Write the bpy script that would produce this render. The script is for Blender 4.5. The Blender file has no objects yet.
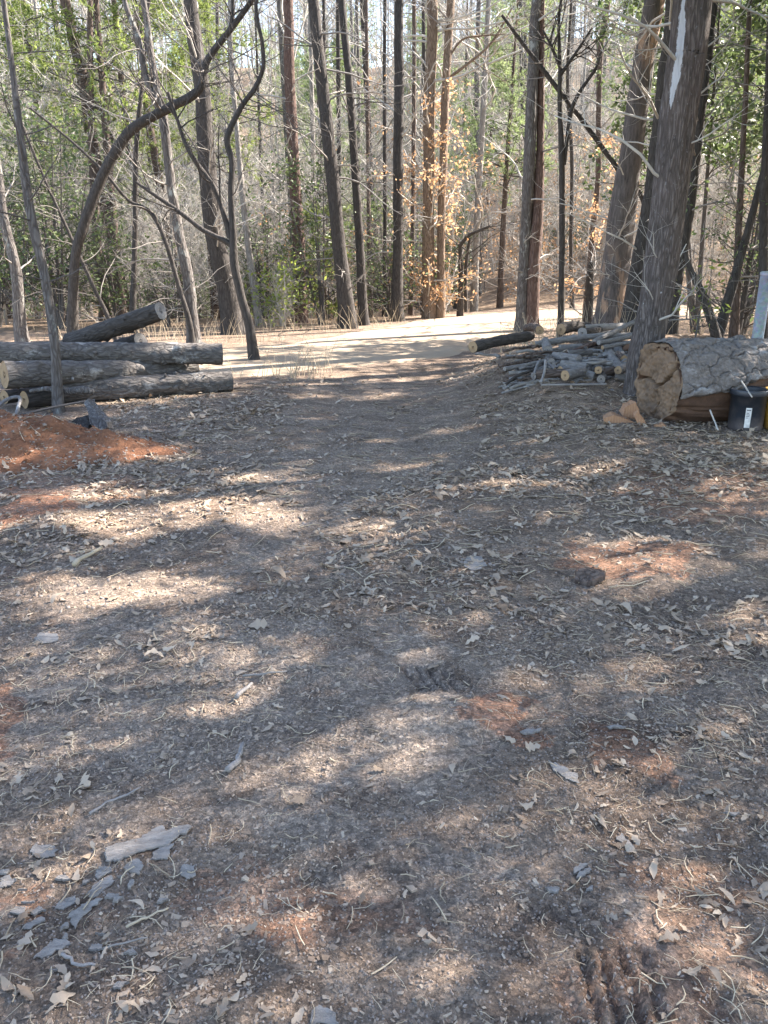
import bpy, math, random
import numpy as np
from mathutils import Vector, Matrix

# ------------------------------------------------------------------ camera, sky, sun, exposure
scene = bpy.context.scene
PITCH = math.radians(18.1); FPX = 800.0; CAMZ = 1.55
cam_d = bpy.data.cameras.new('camera'); cam = bpy.data.objects.new('camera', cam_d)
scene.collection.objects.link(cam); scene.camera = cam
cam.location = (0, 0, CAMZ); cam.rotation_euler = (math.radians(90) - PITCH, 0, 0)
cam_d.sensor_fit = 'VERTICAL'; cam_d.angle = 2 * math.atan(512 / FPX)
cam_d.clip_start = 0.05; cam_d.clip_end = 2000
SUN_AZ = math.radians(61); SUN_EL = math.radians(40)
SDIR = np.array([math.cos(SUN_EL) * math.sin(SUN_AZ), math.cos(SUN_EL) * math.cos(SUN_AZ), math.sin(SUN_EL)])
world = bpy.data.worlds.new('World'); scene.world = world; world.use_nodes = True
wn = world.node_tree; bg = wn.nodes['Background']; skyt = wn.nodes.new('ShaderNodeTexSky')
skyt.sky_type = 'NISHITA'; skyt.sun_disc = False; skyt.sun_elevation = SUN_EL; skyt.sun_rotation = SUN_AZ
skyt.air_density = 1.0; skyt.dust_density = 0.6; skyt.ozone_density = 1.0
wn.links.new(skyt.outputs[0], bg.inputs[0]); bg.inputs[1].default_value = 0.115
sun_d = bpy.data.lights.new('sun', 'SUN'); sun_d.energy = 5.0; sun_d.angle = math.radians(0.55); sun_d.color = (1, 0.96, 0.89)
sun = bpy.data.objects.new('sun', sun_d); scene.collection.objects.link(sun)
sun.rotation_euler = Vector(SDIR).to_track_quat('Z', 'Y').to_euler(); sun.location = (20, 12, 25)
vs = scene.view_settings; vs.view_transform = 'Standard'; vs.look = 'None'; vs.gamma = 1; vs.exposure = 2.68; vs.use_white_balance = True; vs.white_balance_temperature = 6850; vs.white_balance_tint = 13; vs.use_curve_mapping = False
scene.cycles.max_bounces = 6; scene.cycles.diffuse_bounces = 3; scene.cycles.glossy_bounces = 2
scene.cycles.transmission_bounces = 4; scene.cycles.transparent_max_bounces = 4

# ------------------------------------------------------------------ numpy noise
RNG = np.random.default_rng(7)
def _h(ix, iy, iz, seed):
    n = (ix.astype(np.int64) * 374761393 + iy.astype(np.int64) * 668265263 + iz.astype(np.int64) * 2147483647 + seed * 1274126177) & 0xffffffff
    n = ((n ^ (n >> 13)) * 1274126177) & 0xffffffff
    n = ((n ^ (n >> 16)) * 2246822519) & 0xffffffff
    return ((n ^ (n >> 15)) & 0xffffff) / float(0xffffff)
def vn(x, y, z=0.0, seed=0):
    x, y, z = np.broadcast_arrays(np.asarray(x, float), np.asarray(y, float), np.asarray(z, float))
    ix, iy, iz = np.floor(x), np.floor(y), np.floor(z)
    f = [x - ix, y - iy, z - iz]; f = [t * t * (3 - 2 * t) for t in f]
    r = 0
    for a in (0, 1):
        for b in (0, 1):
            for c in (0, 1):
                w = (f[0] if a else 1 - f[0]) * (f[1] if b else 1 - f[1]) * (f[2] if c else 1 - f[2])
                r = r + w * _h(ix + a, iy + b, iz + c, seed)
    return r
def fbm(x, y, z=0.0, o=4, seed=0):
    r, a, t = 0, 1.0, 0.0
    for k in range(o):
        s = 2.03 ** k
        r = r + a * vn(np.asarray(x) * s, np.asarray(y) * s, np.asarray(z) * s, seed + k * 17); t += a; a *= 0.5
    return r / t
def worley(x, y, seed=0, wrapx=0):
    ix, iy = np.floor(x), np.floor(y); d1 = np.full(x.shape, 9.0); d2 = np.full(x.shape, 9.0); idr = np.zeros(x.shape)
    for a in (-1, 0, 1):
        for b in (-1, 0, 1):
            cx, cy = ix + a, iy + b
            hx = np.mod(cx, wrapx) if wrapx else cx
            px = cx + _h(hx, cy, cx * 0, seed); py = cy + _h(hx, cy, cx * 0, seed + 5)
            d = np.hypot(px - x, py - y); idv = _h(hx, cy, cx * 0, seed + 9)
            m = d < d1
            d2 = np.where(m, d1, np.minimum(d2, d)); idr = np.where(m, idv, idr); d1 = np.where(m, d, d1)
    return d1, d2, idr
def sst(a, b, x):
    t = np.clip((np.asarray(x, float) - a) / (b - a), 0, 1); return t * t * (3 - 2 * t)
def inpoly(poly, x, y):
    x = np.asarray(x, float); y = np.asarray(y, float); r = np.zeros(x.shape, bool); n = len(poly)
    for i in range(n):
        x0, y0 = poly[i]; x1, y1 = poly[(i + 1) % n]
        if y0 == y1: continue
        c = ((y0 > y) != (y1 > y)) & (x < (x1 - x0) * (y - y0) / (y1 - y0) + x0); r ^= c
    return r

# ------------------------------------------------------------------ terrain
def seg_d(x, y, pts):
    d = np.full(np.shape(x), 1e9); u = np.zeros(np.shape(x)); acc = 0
    for (ax, ay), (bx, by) in zip(pts[:-1], pts[1:]):
        L = math.hypot(bx - ax, by - ay)
        t = np.clip(((x - ax) * (bx - ax) + (y - ay) * (by - ay)) / L ** 2, 0, 1)
        dd = np.hypot(x - ax - t * (bx - ax), y - ay - t * (by - ay)); m = dd < d
        u = np.where(m, acc + t * L, u); d = np.where(m, dd, d); acc += L
    return d, u
ROAD = [(-22, 13.4), (-12, 12.5), (-6, 12.0), (-3.4, 12.0), (-1.7, 12.7), (-0.55, 13.7), (0.45, 15.2), (1.6, 17.4), (3.1, 20), (6, 22.4), (10, 24), (16, 25), (30, 26)]
def smooth_line(p, n=10):
    p = np.array(p, float); out = []
    q = np.vstack([2 * p[0] - p[1], p, 2 * p[-1] - p[-2]])
    for i in range(1, len(q) - 2):
        for t in np.linspace(0, 1, n, endpoint=False):
            a, b, c, d = q[i - 1:i + 3]
            out.append(0.5 * ((2 * b) + (c - a) * t + (2 * a - 5 * b + 4 * c - d) * t * t + (3 * b - a - 3 * c + d) * t ** 3))
    out.append(p[-1]); return np.array(out)
ROADS = smooth_line(ROAD, 6)
def Hbase(x, y):
    x = np.asarray(x, float); y = np.asarray(y, float)
    h = (fbm(x * .35, y * .35, 0, 3, 3) - .5) * .10 * sst(0, 4, y)
    h = h + 0.36 * sst(0.65, 2.5, x + (y - 10) * -.12) * sst(7.5, 9.8, y) * (1 - sst(12.5, 16.5, y))
    h = h + 0.10 * sst(-1.0, -2.2, x) * sst(8.6, 10.3, y) * (1 - sst(10.6, 11.6, y))
    h = h - 0.05 * sst(9.5, 11.5, y)
    h = h - .09 * np.exp(-((x - .25) / 1.05) ** 2) * sst(4.5, 7.5, y) * (1 - sst(11, 13, y)) + .07 * np.exp(-((x - 2.0) / .6) ** 2) * sst(6, 8, y) * (1 - sst(9, 12, y))
    h = h - 1.3 * sst(20, 28, y) * (1 - sst(30, 48, y)) * sst(6, -6, x)
    h = h + 23 * sst(27, 118, y) + 3.2 * sst(22, 48, y) * sst(0, 11, x)
    h = h + (fbm(x * .12, y * .12, 0, 3, 8) - .5) * 1.6 * sst(22, 40, y)
    return h
def H(x, y):
    h = Hbase(x, y)
    d, _ = seg_d(x, y, ROADS[::3])
    w = sst(3.4, 2.0, d)
    return h * (1 - w) + w * np.where(np.asarray(y) > 0, -0.05 + 0.0 * h, h)
R_ = np.array([1, 0, 0.]); U_ = np.array([0, math.sin(PITCH), math.cos(PITCH)]); F_ = np.array([0, math.cos(PITCH), -math.sin(PITCH)])
def ray(px, py):
    return (px - 384) / FPX * R_ + (512 - py) / FPX * U_ + F_
def at(px, py, Y):
    d = ray(px, py); t = Y / d[1]; return np.array([0, 0, CAMZ]) + d * t
def gnd(px, py):
    d = ray(px, py); ts = np.concatenate([np.linspace(.8, 12, 800), np.linspace(12, 120, 2000)])
    P = np.array([0, 0, CAMZ]) + ts[:, None] * d
    k = np.argmax(P[:, 2] < H(P[:, 0], P[:, 1]))
    if k == 0: k = 700
    p = P[k].copy(); p[2] = float(H(p[0], p[1])); return p
def pxm(P):   # metres per pixel at a world point
    q = np.asarray(P) - np.array([0, 0, CAMZ]); return float(q @ F_) / FPX
def project(x, y, z):
    q = np.stack([x, y, z - CAMZ], -1); dp = q @ F_
    dp = np.where(np.abs(dp) < 1e-6, 1e-6, dp)
    return 384 + FPX * (q @ R_) / dp, 512 - FPX * (q @ U_) / dp, dp

# ------------------------------------------------------------------ mesh helper
class MB:
    def __init__(s): s.V = []; s.F = []; s.n = 0; s.r = []; s.m = []
    def add(s, V, F, rnd=None, mat=0):
        V = np.asarray(V, float).reshape(-1, 3); F = np.asarray(F, np.int64)
        if len(F) == 0: return
        s.V.append(V); s.F.append(F + s.n); s.n += len(V)
        s.r.append(np.full(len(F), 0.5) if rnd is None else np.broadcast_to(np.asarray(rnd, float), (len(F),)).copy())
        s.m.append(np.full(len(F), mat, np.int32))
    def build(s, name, mats, parent=None, loc=(0, 0, 0), smooth=True, rel=None, vattr=None):
        me = bpy.data.meshes.new(name)
        V = np.vstack(s.V)
        off = np.asarray(rel if rel is not None else loc, float)
        V = V - off
        me.vertices.add(len(V)); me.vertices.foreach_set('co', V.astype(np.float32).ravel())
        loops = np.concatenate([f.ravel() for f in s.F]); sizes = np.concatenate([np.full(len(f), f.shape[1]) for f in s.F])
        me.loops.add(len(loops)); me.loops.foreach_set('vertex_index', loops.astype(np.int32))
        me.polygons.add(len(sizes)); st = np.concatenate([[0], np.cumsum(sizes)[:-1]])
        me.polygons.foreach_set('loop_start', st.astype(np.int32))
        try: me.polygons.foreach_set('loop_total', sizes.astype(np.int32))
        except Exception: pass
        me.polygons.foreach_set('use_smooth', np.full(len(sizes), bool(smooth)))
        me.update(calc_edges=True); 
        a = me.attributes.new('rnd', 'FLOAT', 'FACE'); a.data.foreach_set('value', np.concatenate(s.r).astype(np.float32))
        if vattr:
            for k, v in vattr.items():
                a = me.attributes.new(k, 'FLOAT', 'POINT'); a.data.foreach_set('value', np.asarray(v, np.float32))
        if not isinstance(mats, (list, tuple)): mats = [mats]
        for m in mats: me.materials.append(m)
        if len(mats) > 1: me.polygons.foreach_set('material_index', np.concatenate(s.m))
        me.validate(); me.update()
        o = bpy.data.objects.new(name, me); scene.collection.objects.link(o)
        if parent is not None: o.parent = parent
        else: o.location = tuple(loc)
        return o
def thing(name, label, cat, loc, group=None):
    o = bpy.data.objects.new(name, None); o.empty_display_size = .1; scene.collection.objects.link(o); o.location = tuple(float(v) for v in loc)
    tag(o, label, cat, group); return o
def tag(o, label=None, cat=None, group=None, kind=None):
    if label: o['label'] = label
    if cat: o['category'] = cat
    if group: o['group'] = group
    if kind: o['kind'] = kind
    return o
def dup(root, loc, rz=0, sc=1.0, label=None):
    r = root.copy(); scene.collection.objects.link(r); r.location = tuple(float(v) for v in loc); r.rotation_euler = (0, 0, rz); r.scale = (sc, sc, sc)
    if label: r['label'] = label
    for ch in root.children:
        c = ch.copy(); scene.collection.objects.link(c); c.parent = r
    return r

def tubes(P, R, s, refY=False, wob=0, seed=1, cap=True):
    """P (n,k,3) centre lines, R (n,k) radii -> verts, quads"""
    P = np.asarray(P, float); R = np.asarray(R, float)
    if P.ndim == 2: P = P[None]; R = R[None]
    n, k, _ = P.shape
    T = np.gradient(P, axis=1); T /= np.linalg.norm(T, axis=2, keepdims=True) + 1e-9
    D = P[:, -1] - P[:, 0]; D /= np.linalg.norm(D, axis=1, keepdims=True) + 1e-9
    if refY: ref = np.tile(np.array([0, 1., 0]), (n, 1))
    else:
        ax = np.eye(3)[np.argmin(np.abs(D), axis=1)]; ref = np.cross(D, ax); ref /= np.linalg.norm(ref, axis=1, keepdims=True)
    Uv = np.cross(T, ref[:, None, :]); Uv /= np.linalg.norm(Uv, axis=2, keepdims=True) + 1e-9
    Wv = np.cross(T, Uv)
    a = np.arange(s) * 2 * math.pi / s
    ring = (Uv[:, :, None, :] * np.cos(a)[None, None, :, None] + Wv[:, :, None, :] * np.sin(a)[None, None, :, None])
    Rr = R[:, :, None, None]
    V = P[:, :, None, :] + ring * Rr
    if wob:
        f = (fbm(V[..., 0] * 3 / wob[0], V[..., 1] * 3 / wob[0], V[..., 2] * .9 / wob[0], 3, seed) - .5) * 2
        V = V + ring * Rr * f[..., None] * wob[1]
    idx = np.arange(n * k * s).reshape(n, k, s)
    q = np.stack([idx[:, :-1], np.roll(idx, -1, 2)[:, :-1], np.roll(idx, -1, 2)[:, 1:], idx[:, 1:]], -1).reshape(-1, 4)
    return V.reshape(-1, 3), q
def rot_rand(n, rng):
    v = rng.normal(size=(n, 3)); return v / np.linalg.norm(v, axis=1, keepdims=True)
def spawn(P, R, m, rng, t0=.2, t1=1., length=(1, 2), ang=(40, 70), k=5, up=0.0, jit=.15, rr=.45, tip=.3, lt=None):
    """m children on each parent line"""
    n, kk, _ = P.shape
    t = rng.uniform(t0, t1, (n, m)); 
    f = t * (kk - 1); i = np.minimum(f.astype(int), kk - 2); f = f - i
    ni = np.arange(n)[:, None]
    A = P[ni, i]; B = P[ni, i + 1]; base = A + (B - A) * f[..., None]
    rad = (R[ni, i] * (1 - f) + R[ni, i + 1] * f)
    T = B - A; T /= np.linalg.norm(T, axis=-1, keepdims=True) + 1e-9
    N = n * m; base = base.reshape(N, 3); T = T.reshape(N, 3); rad = rad.reshape(N); t = t.reshape(N)
    v = rot_rand(N, rng); perp = v - (v * T).sum(1, keepdims=True) * T; perp /= np.linalg.norm(perp, axis=1, keepdims=True) + 1e-9
    an = np.radians(rng.uniform(*ang, N))[:, None]
    d = T * np.cos(an) + perp * np.sin(an)
    L = rng.uniform(*length, N)
    if lt is not None: L = L * lt(t)
    pts = [base]; st = (L / (k - 1))[:, None]
    for j in range(k - 1):
        d = d + rng.normal(size=(N, 3)) * jit; d[:, 2] += up
        d /= np.linalg.norm(d, axis=1, keepdims=True)
        pts.append(pts[-1] + d * st)
    P2 = np.stack(pts, 1)
    r0 = np.minimum(rad * rr, .012 * L + .002)
    R2 = r0[:, None] * np.linspace(1, tip, k)[None]
    return P2, R2
def leaves(pos, size, rng, width=.5, flat=0.3, droop=0.0, fold=.25):
    """diamond leaves, one quad each, random facing"""
    n = len(pos); size = np.broadcast_to(size, (n,))
    d = rot_rand(n, rng); d[:, 2] = d[:, 2] * (1 - flat) - droop; d /= np.linalg.norm(d, axis=1, keepdims=True)
    v = rot_rand(n, rng); v[:, 2] = np.abs(v[:, 2]) + flat
    s = np.cross(d, v); s /= np.linalg.norm(s, axis=1, keepdims=True) + 1e-9
    nn = np.cross(s, d)
    L = size[:, None]
    V = np.stack([pos, pos + d * L * .45 + s * L * width / 2 + nn * L * fold * .3, pos + d * L, pos + d * L * .45 - s * L * width / 2 + nn * L * fold * .3], 1)
    F = np.arange(n * 4).reshape(n, 4)
    return V.reshape(-1, 3), F
def needles(pos, axis, L, rng, m=8, w=.006, spread=.8):
    """tufts of m thin triangles at each pos around axis"""
    n = len(pos)
    d = np.repeat(axis, m, 0) + rot_rand(n * m, rng) * spread; d /= np.linalg.norm(d, axis=1, keepdims=True)
    p = np.repeat(pos, m, 0); s = np.cross(d, rot_rand(n * m, rng)); s /= np.linalg.norm(s, axis=1, keepdims=True) + 1e-9
    l = L * rng.uniform(.7, 1.2, (n * m, 1))
    V = np.stack([p - s * w / 2, p + s * w / 2, p + d * l + s * w * .2, p + d * l - s * w * .2], 1)
    return V.reshape(-1, 3), np.arange(n * m * 4).reshape(-1, 4)

# ------------------------------------------------------------------ materials
def mat(name):
    m = bpy.data.materials.new(name); m.use_nodes = True
    nt = m.node_tree; return m, nt, nt.nodes['Principled BSDF']
class G:
    def __init__(s, nt): s.nt = nt
    def n(s, t, **k):
        x = s.nt.nodes.new(t)
        for a, b in k.items(): setattr(x, a, b)
        return x
    def l(s, a, b): s.nt.links.new(a, b)
    def coord(s, scale=(1, 1, 1), src='Object'):
        tc = s.n('ShaderNodeTexCoord'); mp = s.n('ShaderNodeMapping'); mp.inputs['Scale'].default_value = scale
        s.l(tc.outputs[src], mp.inputs['Vector']); return mp.outputs[0]
    def noise(s, vec, scale, detail=6, rough=.6, dist=0):
        x = s.n('ShaderNodeTexNoise'); s.l(vec, x.inputs['Vector']); x.inputs['Scale'].default_value = scale; x.inputs['Detail'].default_value = detail
        x.inputs['Roughness'].default_value = rough; x.inputs['Distortion'].default_value = dist; return x.outputs['Fac']
    def vor(s, vec, scale, feature='F1', out='Distance', rnd=1):
        x = s.n('ShaderNodeTexVoronoi', feature=feature); s.l(vec, x.inputs['Vector']); x.inputs['Scale'].default_value = scale; x.inputs['Randomness'].default_value = rnd
        return x.outputs[out]
    def ramp(s, fac, stops, interp='LINEAR'):
        x = s.n('ShaderNodeValToRGB'); e = x.color_ramp.elements; x.color_ramp.interpolation = interp
        while len(e) < len(stops): e.new(.5)
        for el, (p, c) in zip(e, stops):
            el.position = p; el.color = (*c, 1) if len(c) == 3 else c
        s.l(fac, x.inputs[0]); return x.outputs[0]
    def f(s, fac, a, b):   # map a..b -> 0..1 clamped
        x = s.n('ShaderNodeMapRange'); s.l(fac, x.inputs[0]); x.inputs[1].default_value = a; x.inputs[2].default_value = b; return x.outputs[0]
    def mix(s, fac, a, b, mode='MIX'):
        x = s.n('ShaderNodeMix', data_type='RGBA', blend_type=mode)
        for i, v in ((0, fac), (6, a), (7, b)):
            if isinstance(v, (int, float)): x.inputs[i].default_value = v
            elif isinstance(v, tuple): x.inputs[i].default_value = (*v, 1)
            else: s.l(v, x.inputs[i])
        return x.outputs[2]
    def math(s, op, a, b=None):
        x = s.n('ShaderNodeMath', operation=op)
        for i, v in ((0, a), (1, b)):
            if v is None: continue
            if isinstance(v, (int, float)): x.inputs[i].default_value = v
            else: s.l(v, x.inputs[i])
        return x.outputs[0]
    def attr(s, name):
        return s.n('ShaderNodeAttribute', attribute_name=name).outputs['Fac']
    def bump(s, h, strength, dist, bsdf, prev=None):
        x = s.n('ShaderNodeBump'); x.inputs['Strength'].default_value = strength; x.inputs['Distance'].default_value = dist; s.l(h, x.inputs['Height'])
        if prev is not None: s.l(prev, x.inputs['Normal'])
        s.l(x.outputs[0], bsdf.inputs['Normal']); return x.outputs[0]
def bark_mat(name, dark, mid, light, sc=1.0, lichen=None, rough=.9, bump=.9, stretch=.22, cells=.4):
    m, nt, b = mat(name); g = G(nt); v = g.coord((1, 1, stretch))
    nw = g.n('ShaderNodeTexNoise'); g.l(v, nw.inputs['Vector']); nw.inputs['Scale'].default_value = 9 * sc
    wv = g.mix(.12 , v, nw.outputs['Color'], 'ADD')
    vor = g.vor(wv, 26 * sc, 'DISTANCE_TO_EDGE'); n1 = g.noise(v, 34 * sc, 8, .65); n2 = g.noise(v, 3.2 * sc, 4, .55)
    hgt = g.math('ADD', g.math('MULTIPLY', g.f(vor, 0, .22), cells), g.math('MULTIPLY', n1, 1.15 - cells))
    c = g.ramp(hgt, [(.2, dark), (.55, mid), (.95, light)])
    c = g.mix(g.f(n2, .35, .7), c, g.mix(.55, c, mid), 'MIX')
    c = g.mix(g.f(n2, .2, .8), g.mix(.35, c, dark), c)
    if lichen: c = g.mix(g.math('MULTIPLY', g.f(g.noise(g.coord((1, 1, .5)), 6 * sc, 7, .7), .56, .66), .8), c, lichen)
    g.l(c, b.inputs['Base Color']); b.inputs['Roughness'].default_value = rough
    b.inputs['Specular IOR Level'].default_value = .25
    g.bump(hgt, bump, .02 / sc, b); return m
BK = {
 'grey':  bark_mat('bark_grey', (0.036, 0.030, 0.027), (0.108, 0.094, 0.086), (0.209, 0.194, 0.180), 1.0, (.32, .33, .30)),
 'dark':  bark_mat('bark_dark', (0.017, 0.014, 0.012), (0.051, 0.044, 0.039), (0.109, 0.095, 0.087), 1.0, cells=.25),
 'brown': bark_mat('bark_brown', (0.032, 0.023, 0.018), (0.101, 0.072, 0.058), (0.187, 0.144, 0.119), 1.0),
 'red':   bark_mat('bark_red', (0.040, 0.024, 0.019), (0.119, 0.073, 0.058), (0.194, 0.137, 0.112), .9),
 'pale':  bark_mat('bark_pale', (0.102, 0.089, 0.076), (0.230, 0.208, 0.183), (0.391, 0.365, 0.332), .8),
 'near':  bark_mat('bark_near', (0.030, 0.024, 0.022), (0.100, 0.080, 0.074), (0.208, 0.180, 0.172), .75, (.30, .31, .33), stretch=.16),
 'log':   bark_mat('bark_log', (0.031, 0.026, 0.024), (0.105, 0.093, 0.084), (0.223, 0.205, 0.186), .8, (.40, .38, .35), stretch=.45, cells=.26, bump=1.0),
}
def flat_mat(name, col, var=.25, rough=.8, scale=20, bump=.2, trans=0, attr=None, spec=.3):
    """colour varied by noise and by the face attribute rnd; attr = second colour for rnd"""
    m, nt, b = mat(name); g = G(nt); v = g.coord()
    n = g.noise(v, scale, 6, .6); r = g.attr('rnd')
    c2 = tuple(x * (1 - var) for x in col); c1 = tuple(min(1, x * (1 + var)) for x in col)
    c = g.ramp(n, [(.3, c2), (.7, c1)])
    if attr: c = g.mix(r, c, attr)
    else: c = g.mix(.6, c, g.ramp(r, [(0, c2), (1, c1)]))
    g.l(c, b.inputs['Base Color']); b.inputs['Roughness'].default_value = rough; b.inputs['Specular IOR Level'].default_value = spec
    if bump: g.bump(n, bump, .01, b)
    if trans:
        out = nt.nodes['Material Output']; t = g.n('ShaderNodeBsdfTranslucent'); mx = g.n('ShaderNodeMixShader'); mx.inputs[0].default_value = trans
        g.l(c, t.inputs[0]); g.l(b.outputs[0], mx.inputs[1]); g.l(t.outputs[0], mx.inputs[2]); g.l(mx.outputs[0], out.inputs['Surface'])
    return m
M_TWIG = flat_mat('twig_grey', (.20, .18, .16), .35, .85, 30, 0)
M_TWIGP = flat_mat('twig_pale', (.40, .37, .33), .3, .85, 10, 0)
M_TWIGD = flat_mat('twig_dark', (.09, .078, .07), .35, .85, 30, 0)
M_PINE = flat_mat('needles_green', (.13, .18, .045), .4, .6, 3, 0, .5, attr=(.28, .33, .09))
M_PINEB = flat_mat('needles_pale', (.16, .22, .09), .4, .6, 3, 0, .5, attr=(.30, .36, .16))
M_HOLLY = flat_mat('leaf_evergreen', (.075, .115, .045), .4, .5, 3, 0, .4, attr=(.17, .21, .08), spec=.35)
M_LIME = flat_mat('leaf_lime', (.20, .27, .05), .3, .5, 3, 0, .5, attr=(.30, .33, .08))
M_BEECH = flat_mat('leaf_tan', (.40, .22, .11), .3, .7, 3, 0, .5, attr=(.56, .36, .20))
M_OAKL = flat_mat('leaf_dry', (.17, .118, .08), .3, .75, 40, .3, .12, attr=(.42, .335, .25))
M_WOODCHIP = flat_mat('chip_wood', (.17, .12, .085), .3, .85, 40, .3, 0, attr=(.40, .325, .245))
M_CRUMB = flat_mat('soil_crumb', (.15, .115, .09), .3, .9, 40, .3, 0, attr=(.31, .25, .205))
M_STRAW = flat_mat('straw', (.36, .28, .19), .3, .8, 30, 0, .2, attr=(.55, .46, .33))
def wood_mat(name, c0, c1, dark, ring=60, crack=True):
    m, nt, b = mat(name); g = G(nt); v = g.coord()
    sp = g.n('ShaderNodeSeparateXYZ'); g.l(v, sp.inputs[0])
    n0 = g.noise(v, 5, 5, .6)
    rad = g.math('SQRT', g.math('ADD', g.math('POWER', sp.outputs[0], 2), g.math('POWER', sp.outputs[1], 2)))
    rg = g.math('SINE', g.math('MULTIPLY', g.math('ADD', rad, g.math('MULTIPLY', n0, .04)), ring * 6.28))
    n1 = g.noise(v, 45, 8, .7); n2 = g.noise(v, 7, 6, .65)
    c = g.mix(g.f(rg, -1, 1), c0, c1); c = g.mix(g.f(n1, .3, .75), g.mix(.5, c, dark), c); c = g.mix(g.f(n2, .45, .68), c, g.mix(.6, c, dark))
    g.l(c, b.inputs['Base Color']); b.inputs['Roughness'].default_value = .85; b.inputs['Specular IOR Level'].default_value = .2
    g.bump(g.math('ADD', n1, g.math('MULTIPLY', rg, .15)), .5, .008, b); return m
W_CUT = wood_mat('wood_cut', (.42, .30, .18), (.34, .22, .12), (.16, .11, .07), 80)
W_ROT = wood_mat('wood_rotten', (.25, .162, .10), (.20, .128, .08), (.075, .058, .045), 22)
W_CORE = wood_mat('wood_core', (.21, .125, .085), (.15, .088, .06), (.05, .032, .025), 9)
W_SPLIT = wood_mat('wood_split', (.40, .235, .135), (.35, .19, .105), (.24, .13, .08), 40)
W_GREY = wood_mat('wood_grey', (.34, .31, .28), (.25, .23, .21), (.12, .105, .10), 50)
M_WEATH = bark_mat('weathered_wood', (.10, .088, .08), (.235, .215, .20), (.37, .345, .325), 2.2, stretch=.5, cells=.1, bump=.6)
BK['pile'] = bark_mat('bark_pile', (.06, .054, .05), (.19, .175, .165), (.33, .31, .295), 1.0, (.40, .39, .37), stretch=.4, cells=.15)
BK['tan'] = bark_mat('bark_tan', (.05, .035, .025), (.18, .125, .088), (.30, .225, .165), 1.0)
# ------------------------------------------------------------------ ground
def graded(a, b, fine, lo, hi, grow):
    """coordinates from lo to hi, step `fine` inside a..b, growing outside"""
    mid = np.arange(a, b + 1e-6, fine); r = []; x, s = mid[-1], fine
    while x < hi: s *= grow; x += s; r.append(x)
    l = []; x, s = mid[0], fine
    while x > lo: s *= grow; x -= s; l.append(x)
    return np.concatenate([l[::-1], mid, r])
gx = graded(-1.9, 1.9, .012, -170, 170, 1.035); gy = graded(1.1, 3.4, .012, -40, 260, 1.02)
GX, GY = np.meshgrid(gx, gy); gxf, gyf = GX.ravel(), GY.ravel()
gz = H(gxf, gyf)
near = sst(14, 3, gyf) * sst(-1, 0.5, gyf)
dpx, dpy, _ = project(gxf, gyf, gz)
# rough trodden soil: lumps, crumbs, ruts
gz = gz + near * ((fbm(gxf * 3, gyf * 3, 0, 3, 21) - .5) * .05 + (fbm(gxf * 14, gyf * 14, 0, 3, 22) - .5) * .016 + (fbm(gxf * 40, gyf * 40, 0, 2, 23) - .5) * .010)
def tread(px0, py0, px1, py1, n, spread, depth=.016, w=.012):
    """n parallel tyre lug grooves; the line px0.. to px1.. is the first bar, the others step along `spread` (pixels)"""
    global gz
    for i in range(n):
        a = gnd(px0 + spread[0] * i, py0 + spread[1] * i); b = gnd(px1 + spread[0] * i, py1 + spread[1] * i)
        d, u = seg_d(gxf, gyf, [(a[0], a[1]), (b[0], b[1])])
        d = d + (fbm(gxf * 30, gyf * 30, 0, 2, 50 + i) - .5) * .02
        gz = gz - depth * sst(w * 1.6, w * .5, d) + depth * .55 * sst(w * 1.2, w * 2.0, d) * sst(w * 3.4, w * 2.2, d)
tread(578, 958, 598, 1032, 4, (21, -1), .017, .008)
tread(560, 985, 575, 1030, 1, (0, 0), .009)
tread(533, 908, 545, 926, 4, (17, -2), .008, .008)
tread(404, 668, 420, 690, 3, (13, 1), .012, .007)
tread(428, 672, 446, 694, 3, (15, 1), .011, .007)
tread(625, 775, 660, 776, 3, (4, 7), .010, .010)
for px, py, rr, hh in ((25, 512, .55, .07), (60, 535, .5, .05), (440, 720, .35, .03), (600, 745, .3, .025), (690, 560, .8, .04)):
    p = gnd(px, py); gz = gz + hh * sst(rr, 0, np.hypot(gxf - p[0], (gyf - p[1]) * 1.3))
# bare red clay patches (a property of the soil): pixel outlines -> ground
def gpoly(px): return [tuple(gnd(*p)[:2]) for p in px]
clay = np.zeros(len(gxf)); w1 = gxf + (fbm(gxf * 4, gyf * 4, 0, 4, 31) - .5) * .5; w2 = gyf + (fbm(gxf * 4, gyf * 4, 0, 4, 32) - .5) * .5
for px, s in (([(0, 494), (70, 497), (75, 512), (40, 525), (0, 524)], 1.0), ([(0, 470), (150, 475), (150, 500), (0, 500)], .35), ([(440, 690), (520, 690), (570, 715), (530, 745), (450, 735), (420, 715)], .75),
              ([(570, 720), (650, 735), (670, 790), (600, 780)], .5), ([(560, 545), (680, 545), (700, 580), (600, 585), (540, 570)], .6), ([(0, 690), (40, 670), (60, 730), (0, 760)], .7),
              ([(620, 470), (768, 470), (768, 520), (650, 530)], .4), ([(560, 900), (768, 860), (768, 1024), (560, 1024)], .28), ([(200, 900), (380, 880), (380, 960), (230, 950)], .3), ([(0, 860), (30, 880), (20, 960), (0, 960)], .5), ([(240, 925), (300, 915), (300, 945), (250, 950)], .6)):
    pl = gpoly(px); clay = np.maximum(clay, s * inpoly(pl, w1, w2))
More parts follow.
